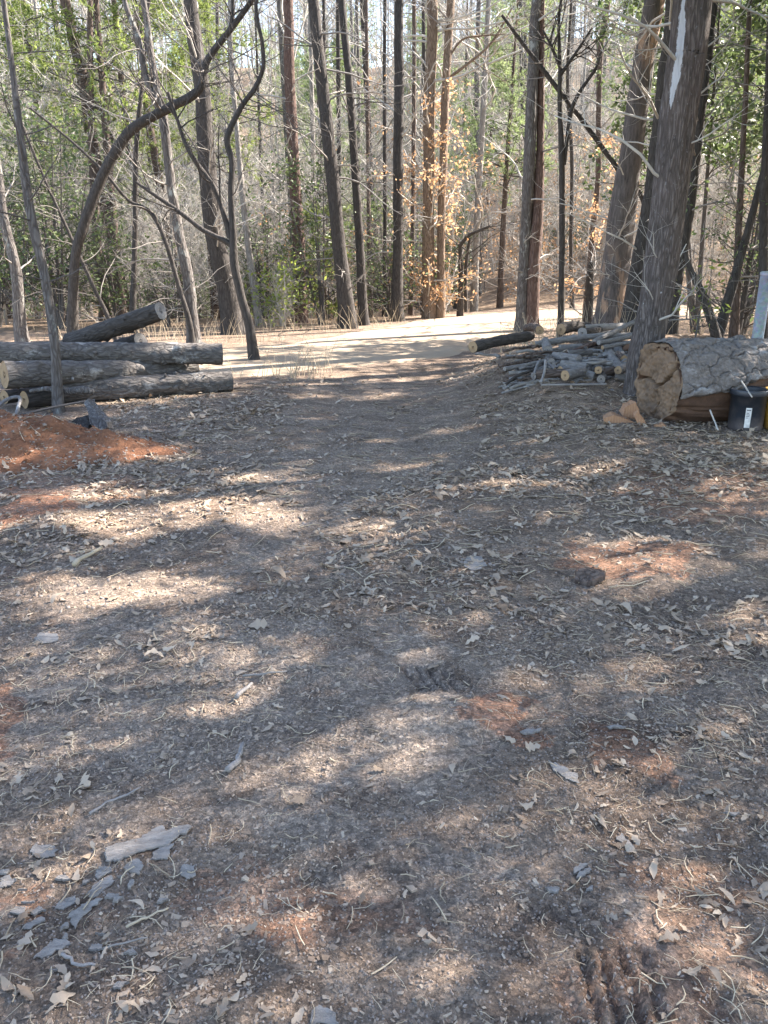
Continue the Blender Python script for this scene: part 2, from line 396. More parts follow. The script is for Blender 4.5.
# pale trampled dust (no litter)
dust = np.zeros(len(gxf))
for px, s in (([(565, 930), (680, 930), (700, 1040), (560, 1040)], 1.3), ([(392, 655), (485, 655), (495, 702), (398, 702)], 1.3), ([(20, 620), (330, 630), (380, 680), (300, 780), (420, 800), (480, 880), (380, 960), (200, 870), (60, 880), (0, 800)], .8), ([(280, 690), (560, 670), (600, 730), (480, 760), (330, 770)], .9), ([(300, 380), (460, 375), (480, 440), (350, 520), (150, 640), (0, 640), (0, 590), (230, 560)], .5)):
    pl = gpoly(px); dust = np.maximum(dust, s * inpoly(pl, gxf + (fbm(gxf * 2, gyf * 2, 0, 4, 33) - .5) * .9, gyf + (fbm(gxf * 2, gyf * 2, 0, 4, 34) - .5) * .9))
m, nt, b = mat('forest_soil'); g = G(nt); v = g.coord()
nA = g.noise(v, .9, 6, .6); nB = g.noise(v, 5, 8, .7, .6); nC = g.noise(v, 26, 8, .72); nD = g.noise(v, 110, 6, .7)
vr = g.vor(v, 85, 'F1', 'Color'); vd = g.vor(v, 85); vr2 = g.vor(v, 210, 'F1', 'Color'); vr3 = g.vor(g.coord((1, 2.6, 1)), 42, 'F1', 'Color')
def sepc(x):
    s_ = g.n('ShaderNodeSeparateColor'); g.l(x, s_.inputs[0]); return s_.outputs
base = g.ramp(nB, [(.30, (.15, .106, .075)), (.5, (.285, .218, .163)), (.72, (.42, .335, .26))])
base = g.mix(g.f(nA, .35, .65), base, g.mix(.5, base, (.21, .175, .15)))
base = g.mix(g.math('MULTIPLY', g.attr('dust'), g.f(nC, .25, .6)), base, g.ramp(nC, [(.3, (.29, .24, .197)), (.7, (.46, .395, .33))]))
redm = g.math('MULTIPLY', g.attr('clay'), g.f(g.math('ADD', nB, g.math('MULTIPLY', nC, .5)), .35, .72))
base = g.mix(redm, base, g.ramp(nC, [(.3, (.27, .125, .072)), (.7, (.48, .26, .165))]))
base = g.mix(g.math('MULTIPLY', g.f(g.noise(v, 2.3, 7, .7), .57, .72), .5), base, (.25, .145, .10))
# crumbs, grit and shredded bark: each cell its own tone
c1 = sepc(vr); tone = g.ramp(c1[0], [(0, (.30, .28, .27)), (.35, (.75, .72, .70)), (.75, (1.05, 1.0, .97)), (1, (2.1, 1.95, 1.8))])
base = g.mix(.62, base, g.mix(1.0, base, tone, 'MULTIPLY'))
c2 = sepc(vr2); tone2 = g.ramp(c2[1], [(0, (.45, .42, .40)), (.5, (.95, .95, .95)), (1, (1.7, 1.6, 1.5))]); base = g.mix(.55, base, g.mix(1.0, base, tone2, 'MULTIPLY'))
c3 = sepc(vr3); base = g.mix(g.math('MULTIPLY', g.f(c3[2], .78, .82), .55), base, g.mix(c3[0], (.10, .075, .06), (.38, .31, .25)))
base = g.mix(g.f(nD, .3, .75), g.mix(.45, base, (.05, .04, .035)), base)
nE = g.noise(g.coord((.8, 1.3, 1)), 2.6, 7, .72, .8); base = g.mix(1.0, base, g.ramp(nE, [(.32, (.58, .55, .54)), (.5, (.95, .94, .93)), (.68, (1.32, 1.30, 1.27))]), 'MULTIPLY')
# leaf-covered forest floor beyond the clearing
sp = g.n('ShaderNodeSeparateXYZ'); g.l(g.coord(), sp.inputs[0])
litter = g.ramp(g.noise(g.coord(), 8, 8, .8), [(.3, (.10, .07, .05)), (.5, (.24, .17, .115)), (.7, (.42, .32, .23))])
base = g.mix(g.attr('wood_floor'), base, litter)
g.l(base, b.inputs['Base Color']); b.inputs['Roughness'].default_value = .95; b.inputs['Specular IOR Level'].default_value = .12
hh_ = g.math('ADD', g.math('MULTIPLY', nC, .9), g.math('ADD', g.math('MULTIPLY', c1[0], .22), g.math('ADD', g.math('MULTIPLY', nD, .45), g.math('MULTIPLY', c2[1], .1))))
g.bump(hh_, 1.0, .022, b); M_SOIL = m
dr, _ = seg_d(gxf, gyf, ROADS[::3])
wf = np.maximum(sst(14, 22, gyf), sst(5, 9, np.abs(gxf)) * sst(8, 12, gyf)) * sst(2.2, 3.4, dr)
mb = MB(); nxg, nyg = len(gx), len(gy); ii = np.arange(nxg * nyg).reshape(nyg, nxg)
mb.add(np.stack([gxf, gyf, gz], -1), np.stack([ii[:-1, :-1], ii[:-1, 1:], ii[1:, 1:], ii[1:, :-1]], -1).reshape(-1, 4))
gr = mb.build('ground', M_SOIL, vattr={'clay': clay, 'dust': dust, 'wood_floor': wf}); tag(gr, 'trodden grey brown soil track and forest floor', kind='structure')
GZ = gz.reshape(nyg, nxg)
def Hm(x, y):   # height of the ground mesh
    x = np.asarray(x, float); y = np.asarray(y, float)
    i = np.clip(np.searchsorted(gx, x) - 1, 0, nxg - 2); j = np.clip(np.searchsorted(gy, y) - 1, 0, nyg - 2)
    u = (x - gx[i]) / (gx[i + 1] - gx[i]); w = (y - gy[j]) / (gy[j + 1] - gy[j])
    return (GZ[j, i] * (1 - u) + GZ[j, i + 1] * u) * (1 - w) + (GZ[j + 1, i] * (1 - u) + GZ[j + 1, i + 1] * u) * w

CL2 = clay.reshape(nyg, nxg); DU2 = dust.reshape(nyg, nxg)
def samp(A, x, y):
    i = np.clip(np.searchsorted(gx, x) - 1, 0, nxg - 2); j = np.clip(np.searchsorted(gy, y) - 1, 0, nyg - 2); return A[j, i]
MO = (-3.75, 6.5, 1.95, .80, .37, -.14)
def mound_h(X, Y):
    cx, cy, rx, ry, h, rot = MO; dx, dy = X - cx, Y - cy; lx = dx * math.cos(rot) + dy * math.sin(rot); ly = -dx * math.sin(rot) + dy * math.cos(rot)
    an = np.arctan2(ly / ry, lx / rx); e = 1 + (fbm(np.cos(an) * 2.5, np.sin(an) * 2.5, 0, 4, 5) - .5) * .7; rr = np.hypot(lx / rx, ly / ry) / e
    v = h * (1 - sst(0, 1, rr)) * (.72 + .55 * fbm(X * 2.2, Y * 2.2, 0, 3, 6)) + ((fbm(X * 4.5, Y * 4.5, 0, 5, 7) - .5) * .17 + (fbm(X * 26, Y * 26, 0, 3, 8) - .5) * .05) * sst(1, .55, rr)
    return v + .012 - .06 * sst(.9, 1.02, rr)
Hm0 = Hm
def Hm(x, y):
    return Hm0(x, y) + np.clip(mound_h(np.asarray(x, float), np.asarray(y, float)), 0, 1)
# ------------------------------------------------------------------ sunlit gravel road
m, nt, b = mat('road_gravel'); g = G(nt); v = g.coord()
n1 = g.noise(v, 3, 8, .65); n2 = g.noise(v, 40, 8, .75); n3 = g.noise(v, .8, 5, .6)
c = g.ramp(n1, [(.3, (.24, .185, .125)), (.6, (.345, .275, .19)), (.8, (.41, .335, .245))]); c = g.mix(g.f(n3, .4, .62), c, g.mix(.5, c, (.38, .25, .15)))
c = g.mix(g.f(n2, .35, .7), g.mix(.4, c, (.2, .15, .11)), c); g.l(c, b.inputs['Base Color']); b.inputs['Roughness'].default_value = .95
g.bump(n2, .7, .03, b); M_ROAD = m
mb = MB(); T_ = np.gradient(ROADS, axis=0); T_ /= np.linalg.norm(T_, axis=1, keepdims=True); N_ = np.stack([-T_[:, 1], T_[:, 0]], 1)
ws = np.linspace(-1, 1, 25); S_ = np.arange(len(ROADS))
Pn = []
for k_, w in enumerate(ws):
    half = 1.72 + (fbm(S_ * .6, S_ * 0 + (9 if w > 0 else 3), 0, 4, 61) - .5) * .8
    q = ROADS + N_ * (w * half)[:, None]; Pn.append(np.column_stack([q, Hm(q[:, 0], q[:, 1]) + .035 - .05 * abs(w) ** 6]))
Pn = np.stack(Pn, 1); ii = np.arange(Pn.shape[0] * 25).reshape(-1, 25)
mb.add(Pn.reshape(-1, 3), np.stack([ii[:-1, :-1], ii[1:, :-1], ii[1:, 1:], ii[:-1, 1:]], -1).reshape(-1, 4))
o = mb.build('gravel_road', M_ROAD); tag(o, 'pale sandy gravel road crossing in full sun', kind='structure')

# ------------------------------------------------------------------ leaf litter, chips, needles, crumbs
def fan(n, y0, y1, rng, p=1.0, wide=.56, pad=.5):
    y = y0 + (y1 - y0) * rng.random(n) ** p; x = (rng.random(n) * 2 - 1) * (wide * y + pad); return x, y
def density(x, y):
    z = H(x, y); px, py, _ = project(x, y, z)
    d = .13 + .9 * sst(.42, .66, fbm(x * 1.1, y * 1.1, 0, 4, 71)) * (.35 + .65 * sst(.4, .6, fbm(x * 5, y * 5, 0, 3, 72)))
    for poly, s in (([(300, 360), (460, 360), (470, 440), (330, 520), (150, 640), (20, 700), (330, 760), (420, 820), (560, 1000), (250, 1010), (160, 940), (60, 700), (250, 500)], .28),
                    ([(560, 590), (768, 590), (768, 760), (640, 760), (560, 700)], 1.9), ([(0, 470), (200, 450), (330, 520), (120, 560), (0, 570)], 2.2), ([(330, 540), (520, 560), (600, 640), (430, 640), (330, 600)], 1.6),
                    ([(480, 400), (768, 430), (768, 530), (480, 470)], 1.8), ([(90, 395), (280, 385), (300, 440), (170, 450)], 2.2), ([(100, 700), (300, 760), (200, 900), (60, 820)], .6), ([(430, 380), (640, 360), (640, 430), (500, 430)], 1.8)):
        d = np.where(inpoly(poly, px, py), d * s, d)
    for poly, s in (([(600, 605), (720, 605), (735, 680), (620, 685)], .62), ([(0, 512), (115, 515), (125, 562), (0, 565)], .7), ([(420, 560), (560, 585), (570, 640), (440, 625)], .3), ([(690, 610), (768, 600), (768, 770), (700, 760)], .32), ([(500, 395), (640, 420), (768, 435), (768, 470), (560, 450)], .35), ([(100, 395), (300, 390), (280, 430), (150, 440)], .4), ([(560, 470), (660, 470), (640, 540), (540, 520)], .25)):
        d = np.where(inpoly(poly, px + (fbm(x * 5, y * 5, 0, 3, 78) - .5) * 90, py + (fbm(x * 5, y * 5, 0, 3, 79) - .5) * 40), d + s, d)
    d = d * (1 - .75 * samp(CL2, x, y)) * np.where(mound_h(x, y) > .02, .05, 1)
    return np.clip(d, 0, 1)
def oak_leaf_mesh(n, x, y, size, rng, lift=.004):
    """lobed curled leaves: n leaves, 7 spine stations x 3 verts"""
    lob = np.array([.03, .20, .10, .34, .13, .27, .02]); lan = np.array([.03, .13, .20, .24, .20, .12, .01]); ks = 7; u_ = rng.random(n)[:, None] ** 1.3; prof = lob[None] * u_ + lan[None] * (1 - u_)
    t = np.linspace(0, 1, ks)
    a = rng.uniform(0, 6.283, n); curl = rng.uniform(-.5, 1.0, n); cup = rng.uniform(-.4, 1.0, n); tw = rng.normal(0, .5, n); wd = rng.uniform(.6, 1.15, n)
    bend = rng.normal(0, .35, n)
    th = (t[None] - .5) * curl[:, None] * 1.6
    sx = (t[None] - .5) * size[:, None]; sz = np.abs(t[None] - .5) ** 2 * curl[:, None] * size[:, None] * 1.0; sy = np.sin(t[None] * 3.14) * bend[:, None] * size[:, None] * .3
    W = prof * wd[:, None] * size[:, None] * rng.uniform(.75, 1.25, (n, ks))
    Vl = []
    for s in (-1, 0, 1):
        ang = tw[:, None] * (t[None] - .5) * 2
        Vl.append(np.stack([sx, sy + s * W * np.cos(ang) * (1 - .25 * np.abs(cup[:, None])), sz + np.abs(s) * W * cup[:, None] * .6 + s * W * np.sin(ang)], -1))
    L = np.stack(Vl, 2)                                     # n,ks,3,3
    flip = rng.random(n) < .5; L[flip, :, :, 2] *= -1
    pit = rng.normal(0, .22, n); L[..., 2] += L[..., 0] * pit[:, None, None]; L[..., 2] += L[..., 1] * rng.normal(0, .25, n)[:, None, None]
    L[..., 2] -= L[..., 2].min(axis=(1, 2), keepdims=True)
    ca, sa = np.cos(a)[:, None, None], np.sin(a)[:, None, None]
    X = L[..., 0] * ca - L[..., 1] * sa + x[:, None, None]; Y = L[..., 0] * sa + L[..., 1] * ca + y[:, None, None]
    Z = L[..., 2] + (Hm(x, y) + lift - .003)[:, None, None]
    V = np.stack([X, Y, Z], -1).reshape(-1, 3)
    id_ = np.arange(n * ks * 3).reshape(n, ks, 3)
    F = np.stack([id_[:, :-1, :-1], id_[:, 1:, :-1], id_[:, 1:, 1:], id_[:, :-1, 1:]], -1).reshape(n, -1, 4)
    return V, F.reshape(-1, 4), F.shape[1]
rng = np.random.default_rng(11)
mb = MB()
for (N, y0, y1, p, s0, s1) in ((9000, 1.0, 3.4, .8, .012, .055), (9000, 2.8, 6.0, .8, .025, .085), (30000, 5.0, 13.0, .75, .04, .105)):
    x, y = fan(N, y0, y1, rng, p); k = rng.random(N) < density(x, y) * (.42 if y0 < 2 else .62); x, y = x[k], y[k]
    dd, _ = seg_d(x, y, ROADS[::3]); k = (dd > 2.1) | (rng.random(len(x)) < .06); x, y = x[k], y[k]; n = len(x)
    V, F, fp = oak_leaf_mesh(n, x, y, rng.uniform(s0, s1, n) * rng.choice([.6, 1, 1], n), rng, .006)
    mb.add(V, F, np.repeat(rng.beta(1.6, 1.5, n), fp))
o = mb.build('leaf_litter', M_OAKL); tag(o, 'dry curled oak leaves strewn over the soil', kind='stuff')
# chips of shredded bark
def boxes(n, x, y, l, w, h, rng, tilt=.25, z0=0):
    a = rng.uniform(0, 6.283, n); c = np.array([(-1, -1), (1, -1), (1, 1), (-1, 1)]) * .5
    bx = c[None, :, 0] * l[:, None] * rng.uniform(.6, 1.15, (n, 4)); by = c[None, :, 1] * w[:, None] * rng.uniform(.5, 1.2, (n, 4))
    tz = bx * rng.normal(0, tilt, n)[:, None] + by * rng.normal(0, tilt, n)[:, None]
    top = np.stack([bx, by, tz + h[:, None]], -1); bot = np.stack([bx * 1.05, by * 1.05, tz - h[:, None]], -1)
    L = np.concatenate([top, bot], 1); ca, sa = np.cos(a)[:, None], np.sin(a)[:, None]
    V = np.stack([L[..., 0] * ca - L[..., 1] * sa + x[:, None], L[..., 0] * sa + L[..., 1] * ca + y[:, None], L[..., 2] + (Hm(x, y) + z0)[:, None]], -1)
    id_ = (np.arange(n) * 8)[:, None, None]; f = np.array([[0, 1, 2, 3], [0, 4, 5, 1], [1, 5, 6, 2], [2, 6, 7, 3], [3, 7, 4, 0]])[None]
    return V.reshape(-1, 3), (id_ + f).reshape(-1, 4), 5
mb = MB(); 
for N, y0, y1, p, a, bb in ((30000, 1.0, 3.2, .8, .003, .014), (6000, 1.0, 3.4, .8, .010, .028), (18000, 3, 9, .75, .010, .04)):
    x, y = fan(N, y0, y1, rng, p); k = rng.random(N) < .06 + .94 * sst(.40, .62, fbm(x * 2.1, y * 2.1, 0, 5, 77)); k &= rng.random(N) > .9 * samp(CL2, x, y) + .5 * samp(DU2, x, y); x, y = x[k], y[k]; n = len(x)
    l = rng.uniform(a, bb, n); V, F, fp = boxes(n, x, y, l, l * rng.uniform(.2, .7, n), l * rng.uniform(.03, .10, n), rng, .22, .001)
    mb.add(V, F, np.repeat(rng.beta(1, 1.9, n), fp))
o = mb.build('bark_chips', M_WOODCHIP, smooth=False); tag(o, 'small brown chips of bark and wood in the soil', kind='stuff')
mb = MB()
for N, y0, y1, p, a, bb in ((42000, 1.0, 3.2, .85, .002, .0075), (15000, 3, 8, .8, .006, .02)):
    x, y = fan(N, y0, y1, rng, p); k = rng.random(N) > .8 * samp(CL2, x, y) + .35 * samp(DU2, x, y); x, y = x[k], y[k]; n = len(x)
    l = rng.uniform(a, bb, n); V, F, fp = boxes(n, x, y, l, l * rng.uniform(.6, 1, n), l * rng.uniform(.15, .3, n), rng, .4, .0)
    mb.add(V, F, np.repeat(rng.beta(1.1, 1.6, n), fp))
o = mb.build('soil_crumbs', M_CRUMB); tag(o, 'crumbs of soil and grit on the track', kind='stuff')
# straw-like pine needles and fine twigs
mb = MB()
for N, y0, y1, p, L0, L1, r0 in ((4200, 1.0, 4, .8, .02, .07, .0007), (1600, 1, 4, .8, .02, .09, .0015), (3800, 3.5, 12, .75, .06, .22, .0024)):
    x, y = fan(N, y0, y1, rng, p); k = rng.random(N) < .25 + density(x, y); x, y = x[k], y[k]; n = len(x)
    dd, _ = seg_d(x, y, ROADS[::3]); k = dd > 2.0; x, y = x[k], y[k]; n = len(x)
    a = rng.uniform(0, 6.283, n); L = rng.uniform(L0, L1, n); P = []
    bd = rng.normal(0, .25, n); 
    for t in np.linspace(-.5, .5, 4):
        xx = x + np.cos(a + bd * t * 2) * L * t; yy = y + np.sin(a + bd * t * 2) * L * t
        P.append(np.stack([xx, yy, Hm(xx, yy) + .005 + r0 + rng.uniform(0, .006, n)], -1))
    V, F = tubes(np.stack(P, 1), np.tile(np.array([1, 1, .9, .5]) * r0, (n, 1)) * rng.uniform(.7, 1.6, (n, 1)), 3)
    mb.add(V, F, np.repeat(rng.random(n), 9))
o = mb.build('needle_litter', M_STRAW); tag(o, 'fallen pine needles and fine twigs on the soil', kind='stuff')
# ------------------------------------------------------------------ logs and wood
def disc(R_of, z, nr, ns, dz):
    """polar grid disc in local xy; dz(x,y)->offset"""
    a = np.arange(ns) * 2 * math.pi / ns; rr = np.linspace(0, 1, nr + 1)[1:]
    ra = R_of(a)
    X = (rr[:, None] * ra[None] * np.cos(a)[None]).ravel(); Y = (rr[:, None] * ra[None] * np.sin(a)[None]).ravel()
    X = np.concatenate([[0], X]); Y = np.concatenate([[0], Y]); V = np.stack([X, Y, z + dz(X, Y)], -1)
    F4 = []; 
    id_ = 1 + np.arange(nr * ns).reshape(nr, ns)
    F4 = np.stack([id_[:-1], np.roll(id_, -1, 1)[:-1], np.roll(id_, -1, 1)[1:], id_[1:]], -1).reshape(-1, 4)
    F3 = np.stack([np.zeros(ns, int), id_[0], np.roll(id_, -1, 1)[0]], -1)
    return V, F3, F4
def log(name, label, cat, P0, P1, r0, r1, bark='log', cut=None, group=None, seed=0, bend=0.0, hi=False, rag=.03, knots=0):
    P0 = np.array(P0, float); P1 = np.array(P1, float); L = float(np.linalg.norm(P1 - P0)); cut = cut or W_CUT
    root = thing(name, label, cat, P0, group)
    root.rotation_euler = Vector(P1 - P0).to_track_quat('Z', 'Y').to_euler()
    rng = np.random.default_rng(seed + 100)
    ns = 40 if hi else 18; k = int(np.clip(L / (r0 * (.18 if hi else .6)), 8, 90))
    z = np.linspace(0, L, k); a = np.arange(ns) * 2 * math.pi / ns; ZZ, AA = np.meshgrid(z, a, indexing='ij')
    R = (r0 + (r1 - r0) * ZZ / L)
    d1, d2, cid = worley(AA / (2 * math.pi) * (9 if hi else 6), ZZ / r0 * (.8 if hi else .5), seed, 9 if hi else 6)
    crack = sst(0, .18, d2 - d1)
    disp = (crack - 1) * .05 + (cid - .5) * .05 + (fbm(np.cos(AA) * 1.5, np.sin(AA) * 1.5, ZZ / r0 * .5, 4, seed) - .5) * .30
    for _ in range(knots):
        kz, ka = rng.uniform(.05, .95) * L, rng.uniform(0, 6.28); da = np.abs(((AA - ka + math.pi) % (2 * math.pi)) - math.pi) * r0
        disp += .22 * np.exp(-(da ** 2 + (ZZ - kz) ** 2) / (r0 * .3) ** 2)
    R = R * (1 + disp)
    bx, by = rng.normal(0, 1, 2) * bend * L
    cx = bx * np.sin(ZZ / L * math.pi); cy = by * np.sin(ZZ / L * math.pi)
    V = np.stack([R * np.cos(AA) + cx, R * np.sin(AA) + cy, ZZ], -1)
    id_ = np.arange(k * ns).reshape(k, ns)
    mb = MB(); mb.add(V.reshape(-1, 3), np.stack([id_[:-1], np.roll(id_, -1, 1)[:-1], np.roll(id_, -1, 1)[1:], id_[1:]], -1).reshape(-1, 4))
    for _ in range(knots):
        kz, ka = rng.uniform(.04, .96) * L, rng.uniform(0, 6.28); rk = (r0 + (r1 - r0) * kz / L); o_ = np.array([math.cos(ka), math.sin(ka), rng.normal(0, .4)]); l_ = rng.uniform(.15, .45) * rk; b0 = np.array([math.cos(ka), math.sin(ka), 0]) * rk * .9 + np.array([bx * math.sin(kz / L * math.pi), by * math.sin(kz / L * math.pi), kz]); rs_ = rk * rng.uniform(.07, .16)
        Vt, Ft = tubes(np.stack([b0, b0 + o_ * (l_ * .5), b0 + o_ * l_, b0 + o_ * (l_ * 1.02)]), np.array([rs_ * 1.5, rs_, rs_ * .9, .001]), 7); mb.add(Vt, Ft)
    mb.build('bark', BK[bark] if isinstance(bark, str) else bark, root)
    for e, (zz, i) in enumerate(((0, 0), (L, -1))):
        Re = R[i]; sg = -1 if e == 0 else 1
        V, F3, F4 = disc(lambda aa: Re * .985, zz, 5, ns, lambda X, Y: sg * ((fbm(X / r0 * 2, Y / r0 * 2, e, 3, seed) - .5) * rag * r0 * 2) - sg * .002)
        mb = MB(); mb.add(V, F3 if e else F3[:, ::-1]); mb.n -= 0
        mb2 = MB(); mb2.add(V, F4); 
        m_ = MB(); m_.V = [V]; m_.n = len(V); m_.F = [F3, F4]; m_.r = [np.full(len(F3), .5), np.full(len(F4), .5)]; m_.m = [np.zeros(len(F3), np.int32), np.zeros(len(F4), np.int32)]
        m_.build('cut_face', cut, root, smooth=True)
    return root
def plog(name, label, cat, a, Ya, b, Yb, t0, t1, **k):
    """log between two pixels at given distances; t = thickness in pixels there"""
    A = at(*a, Ya); B = at(*b, Yb)
    return log(name, label, cat, A, B, t0 * pxm(A) / 2, t1 * pxm(B) / 2, **k)
LG = 'felled logs stacked at the left of the track'
plog('pine_log', 'long grey log lying on top of the left stack, spanning its whole width', 'log', (-60, 352), 8.55, (222, 354), 9.4, 22, 21, group=LG, hi=True, seed=1, knots=16)
plog('pine_log', 'middle log of the left stack, its round tan sawn end facing out at the left', 'log', (4, 375), 8.1, (195, 368), 9.55, 28, 17, group=LG, hi=True, seed=2, knots=12)
plog('pine_log', 'lowest log of the left stack, sunlit along its top, nearest the track', 'log', (62, 391), 8.55, (231, 381), 9.3, 24, 20, group=LG, hi=True, seed=3, knots=10)
plog('pine_log', 'dark log sticking up at a slant behind the left stack', 'log', (70, 343), 9.75, (161, 311), 9.3, 19, 18, group=LG, hi=True, seed=4, knots=6, bark='dark', cut=W_GREY)
plog('pine_log', 'thin log end with tan sawn face under the left stack, beside the young tree', 'log', (24, 400), 8.2, (170, 385), 9.75, 17, 12, group=LG, seed=5, bark='dark')
plog('pine_log', 'half hidden log end at the foot of the left stack, under the middle log', 'log', (4, 397), 8.25, (140, 383), 9.9, 14, 12, group=LG, seed=6, bark='dark')
plog('pine_log', 'short dark log wedged behind the slanted log on the left stack', 'log', (118, 348), 9.9, (141, 341), 9.7, 17, 17, group=LG, seed=7, bark='dark', cut=W_GREY)

def branch_thing(name, label, cat, pts, mat_, group=None, kn=6, seed=0, s=8, wob=.18, twigs=0):
    """bare bent stick through (px,py,Y,thick_px)"""
    P = np.array([at(p[0], p[1], p[2]) for p in pts]); R = np.array([p[3] * pxm(q) / 2 for p, q in zip(pts, P)])
    t = np.arange(len(P)); tt = np.linspace(0, len(P) - 1, max(8, 5 * len(P)))
    Q = smooth_line(P, 6) if len(P) > 2 else np.stack([np.interp(tt, t, P[:, i]) for i in range(3)], -1)
    Rq = np.interp(np.linspace(0, len(P) - 1, len(Q)), t, R)
    rng = np.random.default_rng(seed + 900); Q[1:-1] += rng.normal(0, 1, (len(Q) - 2, 3)) * Rq[1:-1, None] * .07
    Rq = Rq.copy(); Q = np.vstack([Q[0] , Q, Q[-1]]); Rq = np.concatenate([[.0005], Rq, [.0005]])
    Q[0] = Q[1] - (Q[2] - Q[1]) * .01; Q[-1] = Q[-2] + (Q[-2] - Q[-3]) * .01
    mb = MB(); V, F = tubes(Q, Rq, s, wob=(Rq.max() * 4, wob), seed=seed); mb.add(V, F)
    if twigs:
        P2, R2 = spawn(Q[None, 1:-1], Rq[None, 1:-1], twigs, rng, .2, 1, (.1, .5), (25, 60), 4, 0, .15); V, F = tubes(P2, R2, 4); mb.add(V, F)
    o = mb.build(name, mat_, loc=Q[1]); tag(o, label, cat, group); return o
branch_thing('fallen_branch', 'grey weathered branch lying in front of the left log stack behind the young tree', 'branch', [(30, 391, 8.1, 3.5), (48, 389, 8.1, 5), (68, 391, 8.12, 7), (84, 390, 8.15, 8), (93, 392, 8.2, 6)], BK['grey'], seed=1)
branch_thing('fallen_branch', 'thin straight stick leaning across the foot of the left log stack', 'branch', [(20, 415, 7.6, 2.6), (55, 407, 7.75, 2.4), (92, 400, 7.95, 2)], M_TWIGD, seed=2)
branch_thing('fallen_branch', 'pale crooked branch by the red soil mound below the sawn log end', 'branch', [(-4, 408, 7.6, 3.4), (6, 400, 7.65, 3.4), (17, 397, 7.7, 3.6), (20, 399, 7.68, 3.4), (18, 408, 7.55, 3.4), (14, 419, 7.4, 3)], BK['pile'], seed=3)
# splintered stump piece near the stack
def solid_from(V, F, name, mat_, label, cat, loc, group=None, sub=2, amp=.01, seed=0, smooth=False):
    import bmesh
    bm = bmesh.new(); vs_ = [bm.verts.new(v) for v in V]; bm.verts.ensure_lookup_table()
    for f in F: bm.faces.new([vs_[i] for i in f])
    bmesh.ops.recalc_face_normals(bm, faces=bm.faces[:])
    bmesh.ops.subdivide_edges(bm, edges=bm.edges[:], cuts=sub, use_grid_fill=True, fractal=0)
    co = np.array([v.co[:] for v in bm.verts]); sc = np.ptp(co, axis=0).max()
    dn = np.stack([fbm(co[:, 0] / sc * 6, co[:, 1] / sc * 6, co[:, 2] / sc * 6 + 9 * k, 3, seed + k) - .5 for k in range(3)], -1)
    for v, d in zip(bm.verts, dn): v.co += Vector(d * amp)
    me = bpy.data.meshes.new(name); bm.to_mesh(me); bm.free()
    for p in me.polygons: p.use_smooth = smooth
    me.transform(Matrix.Translation(-Vector(loc))); me.materials.append(mat_)
    o = bpy.data.objects.new(name, me); scene.collection.objects.link(o); o.location = tuple(loc)
    if label: tag(o, label, cat, group)
    return o
def slab(pxs, Y, dep, name, mat_, label, cat, seed, amp=.03):
    A = [at(x, y, Y + dy) for x, y, dy in pxs]; n = len(A); B = [q + np.array([.03, dep, -.01]) for q in A]
    F = [tuple(range(n)), tuple(range(2 * n - 1, n - 1, -1))] + [(i, n + i, n + (i + 1) % n, (i + 1) % n) for i in range(n)]
    solid_from(A + B, F, name, mat_, label, cat, A[0], None, sub=4, amp=amp, seed=seed)
slab([(84, 402, .25), (88, 399, .25), (93, 408, .15), (106, 422, 0), (107, 428, -.02), (95, 431, -.05), (90, 424, 0), (88, 412, .1)], 7.0, .07, 'wood_chunk', BK['grey'], 'grey splintered slab of wood leaning on the leaves beside the red soil mound', 'wood', 4)
slab([(66, 427, 0), (72, 420, .05), (84, 416, .1), (90, 424, 0), (86, 432, -.02), (74, 432, -.02)], 7.05, .14, 'wood_chunk', BK['dark'], 'dark block of wood left of the grey splintered slab by the red soil mound', 'wood', 5)

# ------------------------------------------------------------------ big log on the right with its sawn face
BR = .385; PF = at(657.5, 387.5, 7.40); YAW = math.radians(13)
bdir = np.array([math.cos(YAW), math.sin(YAW), .0]); BL = 3.2
big = thing('felled_trunk', 'huge felled pine trunk lying at the right, rotten tan end facing the track', 'log', PF)
big.rotation_euler = Vector(bdir).to_track_quat('Z', 'Y').to_euler()
outl = np.array([(641, 343), (653, 340), (667, 341), (676, 356), (681, 378), (678, 397), (668, 413), (657, 422), (648, 427), (642, 420), (637, 400), (634, 376), (637, 355)], float)
ox = -(outl[:, 0] - 657.5) / 23.5 * BR; oy = (384 - outl[:, 1]) / 43.5 * BR
oa = np.mod(np.arctan2(oy, ox), 2 * math.pi); orr = np.hypot(ox, oy); od = np.argsort(oa)
def faceR(a): return np.interp(np.mod(a, 2 * math.pi), np.concatenate([oa[od] - 2 * math.pi, oa[od], oa[od] + 2 * math.pi]), np.tile(orr[od], 3))
cr1 = [(-(x - 657.5) / 23.5 * BR, (384 - y) / 43.5 * BR) for x, y in ((677, 349), (674, 357), (671, 366), (664, 376), (658, 382), (650, 380), (643, 377), (637, 380))]
cr2 = [(-(x - 657.5) / 23.5 * BR, (384 - y) / 43.5 * BR) for x, y in ((658, 382), (660, 398), (655, 415))]
cr3 = [(-(x - 657.5) / 23.5 * BR, (384 - y) / 43.5 * BR) for x, y in ((655, 381), (652, 366), (645, 352))]
